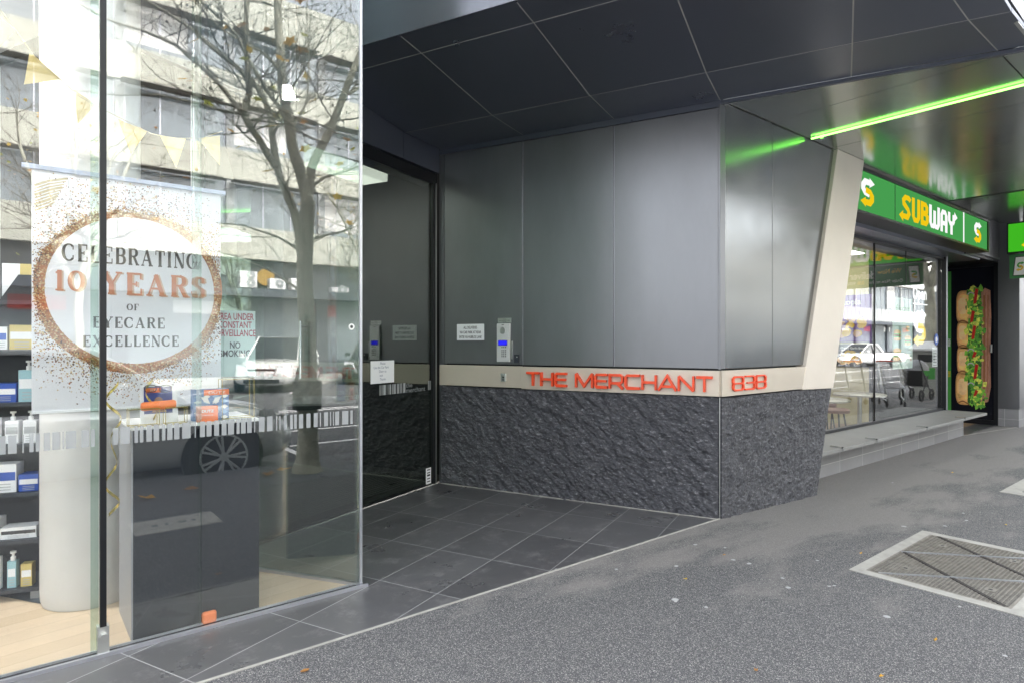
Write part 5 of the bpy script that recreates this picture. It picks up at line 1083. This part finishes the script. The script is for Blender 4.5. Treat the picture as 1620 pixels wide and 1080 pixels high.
def finish_tree(o, trunk, tb, lb_, sb):
    trunk.build('trunk', o, smooth=True); tb.build('twigs', o, recalc=False)
    if lb_.f: lb_.build('leaves', o, recalc=False)
    if sb:
        s = MB(twm)
        for p in sb: s.lathe([(.014 * math.sin(t), .014 * math.cos(t)) for t in (0, .8, 1.57, 2.3, 3.14)], p, 6); s.tube([p, p + Vector((0, 0, .1))], .001, 3, cap=False)
        s.build('seed_balls', o, recalc=False)
random.seed(31)
t0 = thing('street_tree', 'bare plane tree with forked trunk, mirrored in the middle of the shop glass', 'tree', (2.45, 0, 0), 'plane trees along the kerb')
def TP(px, py, y): return mirY(px, py, y)
limbs = [  # (pixel path in the shop glass, real depth start, real depth end, radius start, end)
 ([(487, 747), (487, 728), (488, 690), (488, 600), (487, 520), (482, 430), (485, 360), (488, 318)], 0.0, 0.0, .15, .095),
 ([(489, 325), (475, 268), (462, 225), (455, 175), (447, 130), (444, 75), (440, 12), (436, -120), (425, -300)], 0.0, -.5, .075, .04),
 ([(488, 325), (493, 268), (505, 240), (520, 212), (537, 170), (552, 130), (562, 105), (590, 40), (640, -120)], 0.0, -.4, .06, .035),
 ([(538, 165), (548, 150), (570, 138), (600, 120), (660, 60)], -.2, -.9, .03, .015),
 ([(482, 430), (474, 370), (466, 335), (452, 300), (440, 270), (431, 212), (427, 180), (415, 147), (387, 117), (362, 95), (330, 70), (305, 47), (280, 30), (200, -20), (100, -90)], 0.0, -1.5, .06, .012),
 ([(436, 265), (424, 245), (410, 220), (390, 190), (384, 176), (387, 172), (394, 150), (392, 100), (390, 50), (391, 0), (395, -150)], -.2, -.7, .045, .03),
 ([(384, 176), (370, 162), (342, 127), (312, 100), (280, 72), (230, 50), (170, 30), (80, -20)], -.1, -.9, .032, .012),
 ([(431, 215), (440, 200), (452, 194), (468, 215)], -.2, 0, .018, .012),
 ([(455, 195), (442, 170), (420, 140), (400, 105), (390, 88), (375, 55), (340, 20), (300, -10)], -.2, -.6, .03, .012),
 ([(448, 118), (432, 98), (415, 82), (392, 70), (350, 45), (305, 0)], -.2, -.8, .028, .01),
 ([(462, 205), (470, 190), (487, 160), (489, 100), (486, 20), (490, -100)], -.1, -.4, .016, .008),
 ([(484, 405), (465, 390), (440, 375), (410, 365), (385, 357), (340, 352)], 0, -.7, .022, .006),
 ([(492, 380), (515, 372), (545, 366), (565, 350), (600, 345)], 0, -.6, .02, .006),
 ([(480, 470), (468, 455), (440, 435), (410, 420), (370, 405), (330, 395)], 0, -1.0, .02, .005),
 ([(490, 300), (515, 280), (545, 272), (570, 262), (620, 250)], 0, -.6, .022, .006),
 ([(395, 182), (350, 175), (320, 165), (250, 150), (180, 150), (100, 140)], 0, -.8, .02, .006),
 ([(400, 190), (430, 185), (460, 192), (500, 205), (560, 215)], 0, -1, .016, .006),
]
tk, tb, lb_, sb = MB(bark), MB(twm), MB(*lfm), []
for path, ya, yb, ra, rb_ in limbs:
    n = len(path); P_ = [TP(px, py, ya + (yb - ya) * i / (n - 1)) for i, (px, py) in enumerate(path)]
    rad = [.86 * (ra + (rb_ - ra) * i / (n - 1)) for i in range(n)]
    if path[0] == (487, 747): rad = [.18, .13, .11, .1, .09, .085, .085, .08]; P_[0].z = -.03
    Q_, q_ = [], []
    for i in range(n - 1):
        for f in (0, .5): Q_.append(P_[i].lerp(P_[i + 1], f) + (Vector((random.uniform(-.008, .008), random.uniform(-.008, .008), 0)) if f else Vector())); q_.append(rad[i] * (1 - f) + rad[i + 1] * f)
    Q_.append(P_[-1]); q_.append(rad[-1])
    while len(Q_) > 2 and any(in_frame(v, 40) for v in Q_): Q_.pop(); q_.pop()
    tk.tube(Q_, q_, 10 if ra > .04 else 6)
    if path[0] != (487, 747):
        for k in range(9 if ra > .03 else 7):
            i = random.randrange(2, len(Q_)) if len(Q_) > 3 else 1; d = Vector((random.uniform(-1, 1), random.uniform(-1, 1), random.uniform(-.3, .9))).normalized()
            grow(tb, lb_, sb, Q_[i], d, min(q_[i] * .45, .011), random.uniform(.5, .95), 3, .06)
finish_tree(t0, tk, tb, lb_, sb)
b = MB(M['black']); c_ = TP(482, 620, 0); b.lathe([(.14, -.15), (.15, -.15), (.15, .15), (.14, .15)], (c_.x + .03, 0, .82), 20); b.build('trunk_guard', t0)
def tree(x, y, label, seed, h=9, leafp=.06, green=False, zb=0.0, rot=0.0, group='plane trees along the kerb', r0=.19, dens=4):
    random.seed(seed); o = thing('street_tree', label, 'tree', (x, y, zb), group); tk, tb, lb_, sb = MB(bark), MB(twm), MB(*lfm), []
    p = Vector((x, y, zb - .05)); pts = [p, p + Vector((0, 0, .2)), p + Vector((.03, .02, 1.2)), p + Vector((-.03, .03, 2.4)), p + Vector((.02, -.02, h * .34))]; tk.tube(pts, [r0 * 1.35, r0, r0 * .8, r0 * .75, r0 * .7], 12)
    for k in range(5):
        a = k * 1.26 + random.uniform(-.3, .3) + rot; d = Vector((math.cos(a) * .5, math.sin(a) * .5, 1)).normalized(); q = pts[-1].copy(); L_, Rr = [q.copy()], [r0 * .55]
        for i in range(6): d = (d + Vector((random.uniform(-.2, .2), random.uniform(-.2, .2), random.uniform(-.1, .2)))).normalized(); q = q + d * h * .1; L_.append(q.copy()); Rr.append(r0 * .55 * (1 - i / 7.5))
        tk.tube(L_, Rr, 7)
        for i in range(1, 7):
            for _ in range(dens): grow(tb, lb_, sb, L_[i], Vector((random.uniform(-1, 1), random.uniform(-1, 1), random.uniform(-.2, .8))).normalized(), Rr[i] * .35 + .004, random.uniform(.9, 1.5), 3, leafp)
    finish_tree(o, tk, tb, lb_, sb[:60]); return o
tree(20.8, .3, 'plane tree with mottled trunk mirrored at the right end of the takeaway window', 5, 9, zb=-.065, dens=3)
tree(-7.5, -.1, 'plane tree at the kerb left of the parked silver car', 6, 9, dens=3)
tree(11.6, -.1, 'plane tree at the kerb beyond the near forked one', 8, 9, dens=2)
for k, (x, l) in enumerate(((-8.5, 'leafy plane tree at the far kerb, first from the brown building'), (1.5, 'plane tree at the far kerb beside the white parked car'), (11.5, 'plane tree at the far kerb before the black parked car'), (24, 'plane tree at the far kerb before the cream office block end'), (38, 'plane tree at the far kerb before the white building'))):
    tree(x, -15.8, l, 40 + k, 8.5, leafp=.5 if k == 0 else .12, group='plane trees across the road', dens=3, r0=.15)

# cars
tint = mat('car_glass', (.015, .02, .022), .05, spec=.9); lampm = mat('headlamp', (.7, .72, .74), .1, coat=1); redl = mat('tail_lamp', (.4, .01, .01), .2)
def car(name, label, loc, head, L_=4.5, Wd=1.82, Ht=1.62, paint=(.6, .6, .6), kind='suv', plate='1AB 2CD', group=None):
    pm = mat('car_paint', paint, .22, .2, coat=1.0); o = thing(name, label, 'ute' if kind == 'ute' else 'car', (0, 0, 0), group); hl, hw = L_ / 2, Wd / 2; gc = .2; belt = Ht * .6 if kind == 'suv' else Ht * .62
    st = [(-1, .42, belt * .82, .78), (-.985, .3, belt * .93, .9), (-.93, .24, belt * .98, .97), (-.7, gc, belt, 1), (-.3, gc, belt, 1), (.1, gc, belt * .99, 1), (.42, gc, belt * .97, 1), (.6, gc, belt * .93, .99), (.8, gc, belt * .86, .97), (.93, .22, belt * .77, .9), (.98, .28, belt * .66, .8), (1, .36, belt * .56, .7)]
    b = MB(pm); vs, fs = [], []
    for x, zl, zt, wf in st:
        w_ = hw * wf; half = [(0, zl), (w_ * .82, zl), (w_ * .97, zl + .12), (w_, zl + (zt - zl) * .5), (w_ * .965, zt - .1), (w_ * .86, zt - .01), (w_ * .5, zt + .015), (0, zt + .025)]
        ring = half + [(-a, z) for a, z in half[-2:0:-1]]; vs += [(x * hl, a, z) for a, z in ring]
    m = 14
    for i in range(len(st) - 1):
        for j in range(m): fs.append((i * m + j, i * m + (j + 1) % m, (i + 1) * m + (j + 1) % m, (i + 1) * m + j))
    fs += [tuple(range(m - 1, -1, -1)), tuple(range((len(st) - 1) * m, len(st) * m))]; b.mesh(vs, fs); body = b.build('body', o, smooth=True); sm = body.modifiers.new('smooth', 'SUBSURF'); sm.levels = 1; sm.render_levels = 2
    gx = {'suv': (-.93, -.72, .08, .46), 'hatch': (-.96, -.66, .1, .5), 'ute': (-.25, -.12, .12, .42)}[kind]
    wb, wt = hw * .9, hw * .7; zb_, zt = belt - .02, Ht
    B_ = [(gx[0] * hl, wb * .96, zb_), (gx[3] * hl, wb * .94, zb_ - .03), (gx[2] * hl, wt, zt - .03), (gx[1] * hl, wt * .97, zt - .05)]
    b = MB(tint); fr_ = [(x, y, z) for x, y, z in B_]; bk = [(x, -y, z) for x, y, z in B_]; b.mesh(fr_ + bk, [(0, 1, 2, 3), (7, 6, 5, 4), (0, 4, 5, 1), (1, 5, 6, 2), (2, 6, 7, 3), (3, 7, 4, 0)]); b.build('windows', o)
    b = MB(pm); n = 6; top = []
    for i in range(n + 1):
        f = i / n; x = (gx[1] * hl) + (gx[2] - gx[1]) * hl * f; z = zt - .035 + .045 * math.sin(math.pi * (f * .9 + .05)); top.append([(x, a * wt * 1.03, z - .03 * a * a + .015) for a in (-1, -.6, 0, .6, 1)])
    vs = [p for r_ in top for p in r_] + [(p[0], p[1], p[2] - .04) for r_ in top for p in r_]; k = 5 * (n + 1); fs = []
    for i in range(n):
        for j in range(4): fs.append((i * 5 + j, i * 5 + j + 1, (i + 1) * 5 + j + 1, (i + 1) * 5 + j)); fs.append((k + i * 5 + j, k + (i + 1) * 5 + j, k + (i + 1) * 5 + j + 1, k + i * 5 + j + 1))
        fs.append((i * 5, (i + 1) * 5, k + (i + 1) * 5, k + i * 5)); fs.append((i * 5 + 4, k + i * 5 + 4, k + (i + 1) * 5 + 4, (i + 1) * 5 + 4))
    fs.append((0, 1, 2, 3, 4, k + 4, k + 3, k + 2, k + 1, k)); fs.append((5 * n, k + 5 * n, k + 5 * n + 1, k + 5 * n + 2, k + 5 * n + 3, k + 5 * n + 4, 5 * n + 4, 5 * n + 3, 5 * n + 2, 5 * n + 1))
    b.mesh(vs, fs); b.build('roof', o, smooth=True)
    b = MB(pm)
    for s_ in (1, -1):
        P4 = [Vector((x, y * s_, z)) for x, y, z in B_]; b.tube([P4[1], P4[2]], .035, 6); b.tube([P4[0], P4[3]], .06 if kind != 'ute' else .09, 6)
        mx_ = (gx[1] + gx[2]) / 2 * hl + .1; b.tube([(mx_, wb * s_, zb_), (mx_ - .06, wt * s_ * 1.0, zt - .02)], .03, 6); b.tube([P4[2] + Vector((0, 0, .01)), P4[3] + Vector((0, 0, .01))], .025, 6)
    b.build('pillars', o)
    for s_ in (1, -1):
        b = MB(pm); x = gx[3] * hl - .28; b.box(x - .09, x + .07, s_ * (hw - .01) - .0, s_ * (hw + .16), belt + .0, belt + .14); b.build('mirror', o, bevel=.02)
        b = MB(lampm, M['black']); y0, y1 = sorted((s_ * hw * .48, s_ * hw * .86)); zc = belt * .68; b.hexa([(hl * .955, y0 if s_ > 0 else y1, zc), (hl * .90 if True else 0, y1 if s_ > 0 else y0, zc + .03), (hl * .8, y1 if s_ > 0 else y0, zc + .04), (hl * .8, y0 if s_ > 0 else y1, zc)], [(hl * .95, y0 if s_ > 0 else y1, zc + .13), (hl * .87, y1 if s_ > 0 else y0, zc + .17), (hl * .8, y1 if s_ > 0 else y0, zc + .17), (hl * .8, y0 if s_ > 0 else y1, zc + .13)]); b.build('headlight', o)
        b = MB(redl); b.box(-hl * .99, -hl * .93, y0, y1, belt * .72, belt * .9); b.build('tail_light', o)
    b = MB(M['black'], M['chrome']); zg = belt * .48
    b.hexa([(hl * .98, -hw * .34, zg), (hl * .98, hw * .34, zg), (hl * .9, hw * .34, zg), (hl * .9, -hw * .34, zg)], [(hl * .985, -hw * .46, zg + .24), (hl * .985, hw * .46, zg + .24), (hl * .9, hw * .46, zg + .24), (hl * .9, -hw * .46, zg + .24)], 0)
    for s_ in (1, -1): b.tube([(hl * .995, s_ * hw * .48, zg + .25), (hl * 1.0, s_ * hw * .34, zg - .01), (hl * 1.0, 0, zg - .02)], .02, 6, 1)
    b.lathe([(.05, 0), (.07, 0), (.07, .02), (.05, .02)], (hl * .985, 0, zg + .14), 20, 1, axis='X')
    b.box(hl * .9, hl * 1.0, -hw * .55, hw * .55, .3, .42, 0); b.build('grille', o)
    b = MB(M['paper'], M['text_black']); b.box(hl * 1.0, hl * 1.01, -.19, .19, .44, .54, 0); text_mesh(b, plate, lambda x, y, d: (hl * 1.012, x, .465 + y), .08, m=1); b.build('number_plate', o)
    wr = .34
    for sx_ in (.62, -.6):
        for s_ in (1, -1):
            yc = s_ * (hw - .1); x = sx_ * hl
            b = MB(M['black']); b.lathe([(0, .0), (wr + .07, .0), (wr + .07, .105), (0, .105)], (x, yc if s_ > 0 else yc - .105, wr), 28, axis='Y'); b.build('wheel_arch', o)
            a, c = (.0, .115) if s_ > 0 else (-.115, .0)
            w_ = MB(M['rubber']); w_.lathe([(wr * .7, a), (wr * .97, a), (wr, a + .02), (wr, c - .02), (wr * .97, c), (wr * .7, c)], (x, yc, wr), 32, axis='Y'); wo2 = w_.build('wheel', o, smooth=True)
            r_ = MB(M['silver'], M['black']); f = c if s_ > 0 else a; r_.lathe([(wr * .66, 0), (wr * .72, 0), (wr * .72, s_ * .006), (wr * .66, s_ * .006)], (x, yc + f, wr), 28, axis='Y'); r_.lathe([(0, 0), (.05, 0), (.05, s_ * .008), (0, s_ * .008)], (x, yc + f, wr), 12, axis='Y')
            for q in range(7):
                t = 6.283 * q / 7
                for dt in (-.13, .13): r_.tube([(x + .04 * math.cos(t), yc + f, wr + .04 * math.sin(t)), (x + wr * .68 * math.cos(t + dt), yc + f, wr + wr * .68 * math.sin(t + dt))], .013, 5)
            r_.lathe([(0, -s_ * .01), (wr * .68, -s_ * .01)], (x, yc + f, wr), 28, 1, axis='Y'); r_.build('rim', wo2)
    if kind == 'ute':
        b = MB(M['black']); b.box(-hl * .93, -hl * .3, -hw * .8, hw * .8, belt + .005, belt + .04); b.build('tray_cover', o)
    o.location = loc; o.rotation_euler = (0, 0, R(head)); return o
car('parked_car', 'silver hatchback parked at the near kerb, mirrored low in the shop glass', (.38, -1.52, -.19), 0, 4.45, 1.8, 1.5, (.62, .63, .63), 'hatch', '1KW 4RT')
car('parked_car', 'white four wheel drive with dark grille parked across the road, mirrored beside the poster', (6.9, -14.3, -.14), 122, 4.6, 1.84, 1.7, (.75, .75, .72), 'suv', '1QZ 7LM')
car('parked_car', 'black four wheel drive parked across the road, mirrored right of the tree trunk', (11.0, -15.4, -.14), 128, 4.5, 1.85, 1.66, (.02, .022, .024), 'suv', '1PN 3HC')
car('parked_ute', 'white utility pickup parked far across the road, mirrored in the takeaway window', (41.5, -9.6, -.17), 204, 4.9, 1.9, 1.46, (.78, .78, .78), 'ute', '1UT 6GE')
car('parked_car', 'dark grey four wheel drive parked along the near kerb far beyond the trolleys', (30, -1.7, -.19), 0, 4.6, 1.85, 1.7, (.07, .075, .08), 'suv', '1DG 8SV')
car('parked_car', 'small blue car parked along the near kerb between two plane trees', (14, -1.7, -.19), 0, 4.1, 1.75, 1.5, (.05, .1, .2), 'hatch', '1BL 5UE')

# things on the footpath farther along, mirrored by the takeaway window
def mir2(px, py, z=-.065): g = onG(px, py, z); return Vector((g.x, 6.66 - g.y, z))
def trolley(loc, rot, label):
    o = thing('shopping_trolley', label, 'trolley', (0, 0, 0), 'wire shopping trolleys'); b = MB(M['chrome']); r = .004
    lo = [(-.38, -.2, .5), (.38, -.2, .42), (.38, .2, .42), (-.38, .2, .5)]; hi = [(-.46, -.27, .98), (.46, -.23, .86), (.46, .23, .86), (-.46, .27, .98)]
    lo = [Vector(p) for p in lo]; hi = [Vector(p) for p in hi]
    for i in range(4):
        j = (i + 1) % 4; b.tube([hi[i], hi[j]], .007, 5); b.tube([lo[i], lo[j]], .006, 5); n = 14 if i % 2 == 0 else 8
        for k in range(n + 1): f = k / n; b.tube([lo[i].lerp(lo[j], f), hi[i].lerp(hi[j], f)], .0022, 3, cap=False)
        for k in range(1, 5): f = k / 5; b.tube([lo[i].lerp(hi[i], f), lo[j].lerp(hi[j], f)], .0025, 3, cap=False)
    for k in range(13): f = k / 12; b.tube([lo[0].lerp(lo[1], f), lo[3].lerp(lo[2], f)], .0022, 3, cap=False)
    b.build('basket', o); b = MB(M['steel'])
    for s_ in (-.22, .22): b.tube([(-.5, s_, 1.0), (-.38, s_, .5), (-.3, s_, .2), (.42, s_ * .8, .14), (.3, s_ * .8, .42)], .012, 6); 
    b.build('frame', o); b = MB(M['red']); b.tube([(-.52, -.26, 1.0), (-.52, .26, 1.0)], .016, 8); b.build('handle', o)
    for x, y in ((-.32, -.22), (-.32, .22), (.4, -.17), (.4, .17)):
        b = MB(M['rubber']); b.lathe([(0, -.016), (.06, -.016), (.065, 0), (.06, .016), (0, .016)], (x, y, .065), 16, axis='Y'); b.tube([(x, y, .065), (x, y, .17)], .01, 5); b.build('castor', o)
    o.location = loc; o.rotation_euler = (0, 0, R(rot)); return o
p = mir2(1372, 637); trolley((p.x, p.y, -.065), 18, 'wire shopping trolley standing across the footpath, left one in the takeaway window')
p = mir2(1412, 641); trolley((p.x, p.y, -.065), 152, 'wire shopping trolley standing across the footpath, right one in the takeaway window')
p = mir2(1476, 625); o = thing('litter_bin', 'pale grey litter bin cabinet with peaked lid and green label, mirrored in the takeaway window', 'bin', tuple(p)); 
b = MB(mat('bin_grey', (.4, .4, .37), .5)); b.box(p.x - .5, p.x + .5, p.y - .35, p.y + .35, -.06, 1.15); b.build('cabinet', o, bevel=.02)
b = MB(M['white']); b.prism([(p.x - .58, p.y - .4, 1.15), (p.x + .58, p.y - .4, 1.15), (p.x + .58, p.y - .4, 1.2), (p.x, p.y - .4, 1.4), (p.x - .58, p.y - .4, 1.2)], (0, .8, 0)); b.build('lid', o)
b = MB(M['black'], M['p_green']); b.box(p.x - .506, p.x - .5, p.y - .2, p.y + .2, .85, 1.05, 0); b.box(p.x - .506, p.x - .5, p.y - .2, p.y + .2, .4, .7, 1); b.box(p.x - .3, p.x + .3, p.y + .35, p.y + .356, .85, 1.05, 0); b.box(p.x - .3, p.x + .3, p.y + .35, p.y + .356, .4, .7, 1); b.build('opening', o)
p = mir2(1450, 632); o = thing('pushchair', 'black folded pushchair with grey hood beside the litter bin', 'pushchair', tuple(p))
b = MB(mat('grey_fabric', (.4, .4, .42), .8)); b.lathe([(.27 * math.sin(t), .27 * math.cos(t)) for t in (0, .4, .8, 1.2, 1.57)], (p.x, p.y, .68), 16); b.build('hood', o, smooth=True)
b = MB(M['black']); b.hexa([(p.x - .2, p.y - .2, .3), (p.x + .25, p.y - .2, .25), (p.x + .25, p.y + .2, .25), (p.x - .2, p.y + .2, .3)], [(p.x - .25, p.y - .2, .68), (p.x + .1, p.y - .2, .5), (p.x + .1, p.y + .2, .5), (p.x - .25, p.y + .2, .68)]); b.build('seat', o)
for s_ in (-.22, .22):
    b = MB(M['black']); b.tube([(p.x - .5, p.y + s_, .95), (p.x - .1, p.y + s_, .5), (p.x + .35, p.y + s_, .05)], .014, 6); b.tube([(p.x + .1, p.y + s_, .55), (p.x - .35, p.y + s_, .05)], .014, 6); b.build('frame', o)
    for dx in (.35, -.35): b = MB(M['rubber']); b.lathe([(.1, -.02), (.14, -.02), (.14, .02), (.1, .02), (.1, -.02)], (p.x + dx, p.y + s_, .075), 20, axis='Y'); b.build('wheel', o)
# a walker at the kerb edge seen as a sliver
# ------------------------------------------------------------------ pit covers and litter on the footpath
def grate(x0, x1, y0, y1, z, label, rot=0):
    o = thing('pit_cover', label, 'grate', ((x0 + x1) / 2, (y0 + y1) / 2, z)); fwid = .07
    b = MB(M['concrete']); b.box(x0, x1, y0, y0 + fwid, z - .05, z + .004); b.box(x0, x1, y1 - fwid, y1, z - .05, z + .004); b.box(x0, x0 + fwid, y0 + fwid, y1 - fwid, z - .05, z + .004); b.box(x1 - fwid, x1, y0 + fwid, y1 - fwid, z - .05, z + .004); b.build('concrete_surround', o)
    st = mat('worn_steel_grate', (.23, .215, .19), .55, .3, var=.25, vscale=20); a0, a1, c0, c1 = x0 + fwid, x1 - fwid, y0 + fwid, y1 - fwid
    b = MB(mat('pit_dark', (.03, .028, .026), .9)); b.poly([(a0, c0, z - .02), (a1, c0, z - .02), (a1, c1, z - .02), (a0, c1, z - .02)]); b.build('pit_base', o)
    b = MB(st); x = a0 + .03
    while x < a1 - .02: b.box(x, x + .0065, c0 + .012, c1 - .012, z - .015, z + .003); x += .021
    y = c0 + .03
    while y < c1 - .02: b.box(a0 + .012, a1 - .012, y, y + .0065, z - .016, z + .0022); y += .021
    b.box(a0, a1, c0, c0 + .014, z - .02, z + .005); b.box(a0, a1, c1 - .014, c1, z - .02, z + .005); b.box(a0, a0 + .014, c0 + .014, c1 - .014, z - .02, z + .005); b.box(a1 - .014, a1, c0 + .014, c1 - .014, z - .02, z + .005); b.build('grating', o)
    def bar(p, ang, mt_, w_, name, zt):
        d = Vector((math.cos(R(ang)), math.sin(R(ang)))); ts = []
        for lo, hi, pc, dc in ((a0 + .01, a1 - .01, p[0], d.x), (c0 + .01, c1 - .01, p[1], d.y)):
            if abs(dc) > 1e-6: ts.append(sorted(((lo - pc) / dc, (hi - pc) / dc)))
        t0_, t1_ = max(t[0] for t in ts), min(t[1] for t in ts)
        if t1_ <= t0_: return
        Lf = frame(p, ang); b = MB(mt_); b.box(t0_, t1_, -w_ / 2, w_ / 2, z - .01, zt, 0, Lf); b.build(name, o)
    for p in ((1485, 849), (1433, 875)): q = onG(*p, z); bar((q.x, q.y), 51 + rot, mat('dark_gap', (.035, .03, .028), .7), .022, 'seam_bar', z + .0062)
    for p in ((1500, 877), (1500, 913)): q = onG(*p, z); bar((q.x, q.y), 131 + rot, M['alu'], .016, 'brace_bar', z + .0075)
    for fx, fy in ((.2, .8), (.2, .2), (.8, .25), (.8, .8)):
        cx, cy = a0 + (a1 - a0) * fx, c0 + (c1 - c0) * fy; b = MB(st, M['text_black']); b.box(cx - .03, cx + .03, cy - .025, cy + .025, z, z + .0055, 0); b.box(cx - .009, cx + .009, cy - .009, cy + .009, z, z + .0062, 1); b.build('lifting_eye', o)
    return o
grate(3.94, 5.18, .79, 1.63, 0.0, 'rectangular steel grating in a pale concrete surround in the near asphalt')
o = thing('pit_cover', 'smaller steel cover in concrete surround farther along the asphalt at the frame edge', 'grate', (8.1, 1.3, -.065)); b = MB(M['concrete'], mat('cover_steel', (.2, .2, .2), .5, .4)); b.box(7.4, 8.9, .95, 1.68, -.1, -.061, 0); b.box(7.56, 8.74, 1.09, 1.54, -.1, -.057, 1); b.build('lid', o)
o = thing('service_cover', 'concrete service lid set in the asphalt, mirrored low in the shop glass', 'lid', (.95, 1.2, 0)); b = MB(M['concrete'], M['bluestone']); b.box(.67, 1.25, 1.04, 1.42, -.04, .004, 0); b.box(.66, 1.26, 1.03, 1.04, -.04, .003, 1)
for k, w_ in enumerate((.1, .05, .14, .07)): b.box(.8 + k * .09, .8 + k * .09 + w_ * .4, 1.2, 1.25, .004, .0052, 1)
b.build('slab', o)
b = MB(M['bluestone']); b.box(1.9, 3.0, -.44, .45, -.04, .004); b.build('tree_surround_paving', kind='structure')
random.seed(77); src = None
spots = [(1185, 891, 0), (1088, 782, 0), (880, 900, 0), (1100, 861, 1), (1147, 866, 1), (1160, 885, 1), (1293, 886, 1), (1238, 914, 1), (1247, 929, 1), (1312, 927, 1), (1320, 926, 1), (1070, 895, 1), (1069, 951, 1), (1117, 960, 1), (973, 871, 1), (975, 900, 1), (1068, 948, 1), (1403, 975, 1), (1518, 959, 1), (1590, 1037, 1), (1524, 799, 1), (1495, 821, 1), (1412, 753, 1), (1529, 810, 1), (1430, 824, 1)]
leafs = [(482, 1062), (1362, 875), (1084, 916), (1507, 738), (1591, 817), (1146, 878), (1395, 1070), (1196, 1060), (1480, 1012)]
gm = mat('gum_grey', (.4, .4, .4), .8); srcg = None
for k, (px, py, _) in enumerate(spots):
    p = onG(px, py, 0); p.z = zf(p.x) + .0015
    if srcg is None: b = MB(gm); b.lathe([(0, .002), (.010, .0018), (.014, 0)], (0, 0, 0), 10); srcg = o = b.build('gum_spot')
    else: o = srcg.copy(); col.objects.link(o)
    o.location = p; s_ = random.uniform(.7, 1.5); o.scale = (s_, s_ * random.uniform(.6, 1), 1); tag(o, 'small pale flattened gum spot on the asphalt footpath', 'gum spot', 'gum spots on the asphalt')
leaf_labels = ('curled brown leaf on the asphalt just below the grey tile border', 'yellow leaf scrap left of the concrete surround of the grating', 'tiny yellow leaf in the middle of the asphalt below the stone corner', 'yellow leaf lying off the window ledge plinth', 'small yellow leaf near the frame edge above the grating', 'thin tan leaf near the gum spots below the stone corner', 'tan leaf at the bottom edge under the grating', 'brown leaf scrap at the bottom of the asphalt', 'small tan leaf below the grating corner')
for k, (px, py) in enumerate(leafs):
    p = onG(px, py, 0); p.z = zf(p.x) + .002; b = MB(lfm[(3, 2, 0, 2, 0, 3, 2, 3, 2)[k]]); s_ = .028 if k in (0, 3) else .018
    a0 = random.uniform(0, 6); b.mesh([(0, 0, .004)] + [(s_ * (1 if i % 2 else .5) * math.cos(a0 + .785 * i), .5 * s_ * (1 if i % 2 else .6) * math.sin(a0 + .785 * i), .004 * math.sin(i * 2) + .004) for i in range(8)], [(0, i + 1, (i + 1) % 8 + 1) for i in range(8)]); o = b.build('fallen_leaf'); o.location = p; tag(o, leaf_labels[k], 'leaf', 'fallen leaves on the footpath')
leaf_l2 = ('brown plane leaf under the kerb tree, mirrored beside its trunk', 'tan plane leaf under the kerb tree, mirrored left of its trunk', 'curled leaf on the asphalt, mirrored in the dark plinth', 'pale leaf on the asphalt, mirrored near the gold ribbon')
for k, (px, py) in enumerate(((425, 752), (450, 745), (302, 777), (232, 790))):
    g = onG(px, py, 0); b = MB(lfm[(3, 2, 3, 2)[k]]); s_ = .08; b.mesh([(0, 0, .02)] + [(s_ * (1 if i % 2 else .5) * math.cos(.785 * i + k), s_ * (1 if i % 2 else .6) * math.sin(.785 * i + k), .02 + .015 * math.sin(i * 2)) for i in range(8)], [(0, i + 1, (i + 1) % 8 + 1) for i in range(8)]); o = b.build('fallen_leaf'); o.location = (g.x, 6.5 - g.y, .008); tag(o, leaf_l2[k], 'leaf', 'fallen leaves on the footpath')
# door pull on the side glass door of the optical shop
b = MB(M['chrome']); q = onV(483, 545, Q0, RA); sv = (Vector((q.x, q.y)) - Vector(Q0)).length
b.tube([Q(sv, .045, 1.17), Q(sv, .045, 1.5)], .007, 8); b.tube([Q(sv, .045, 1.2), Q(sv, .0, 1.2)], .005, 6); b.tube([Q(sv, .045, 1.47), Q(sv, .0, 1.47)], .005, 6); b.build('door_pull', op)
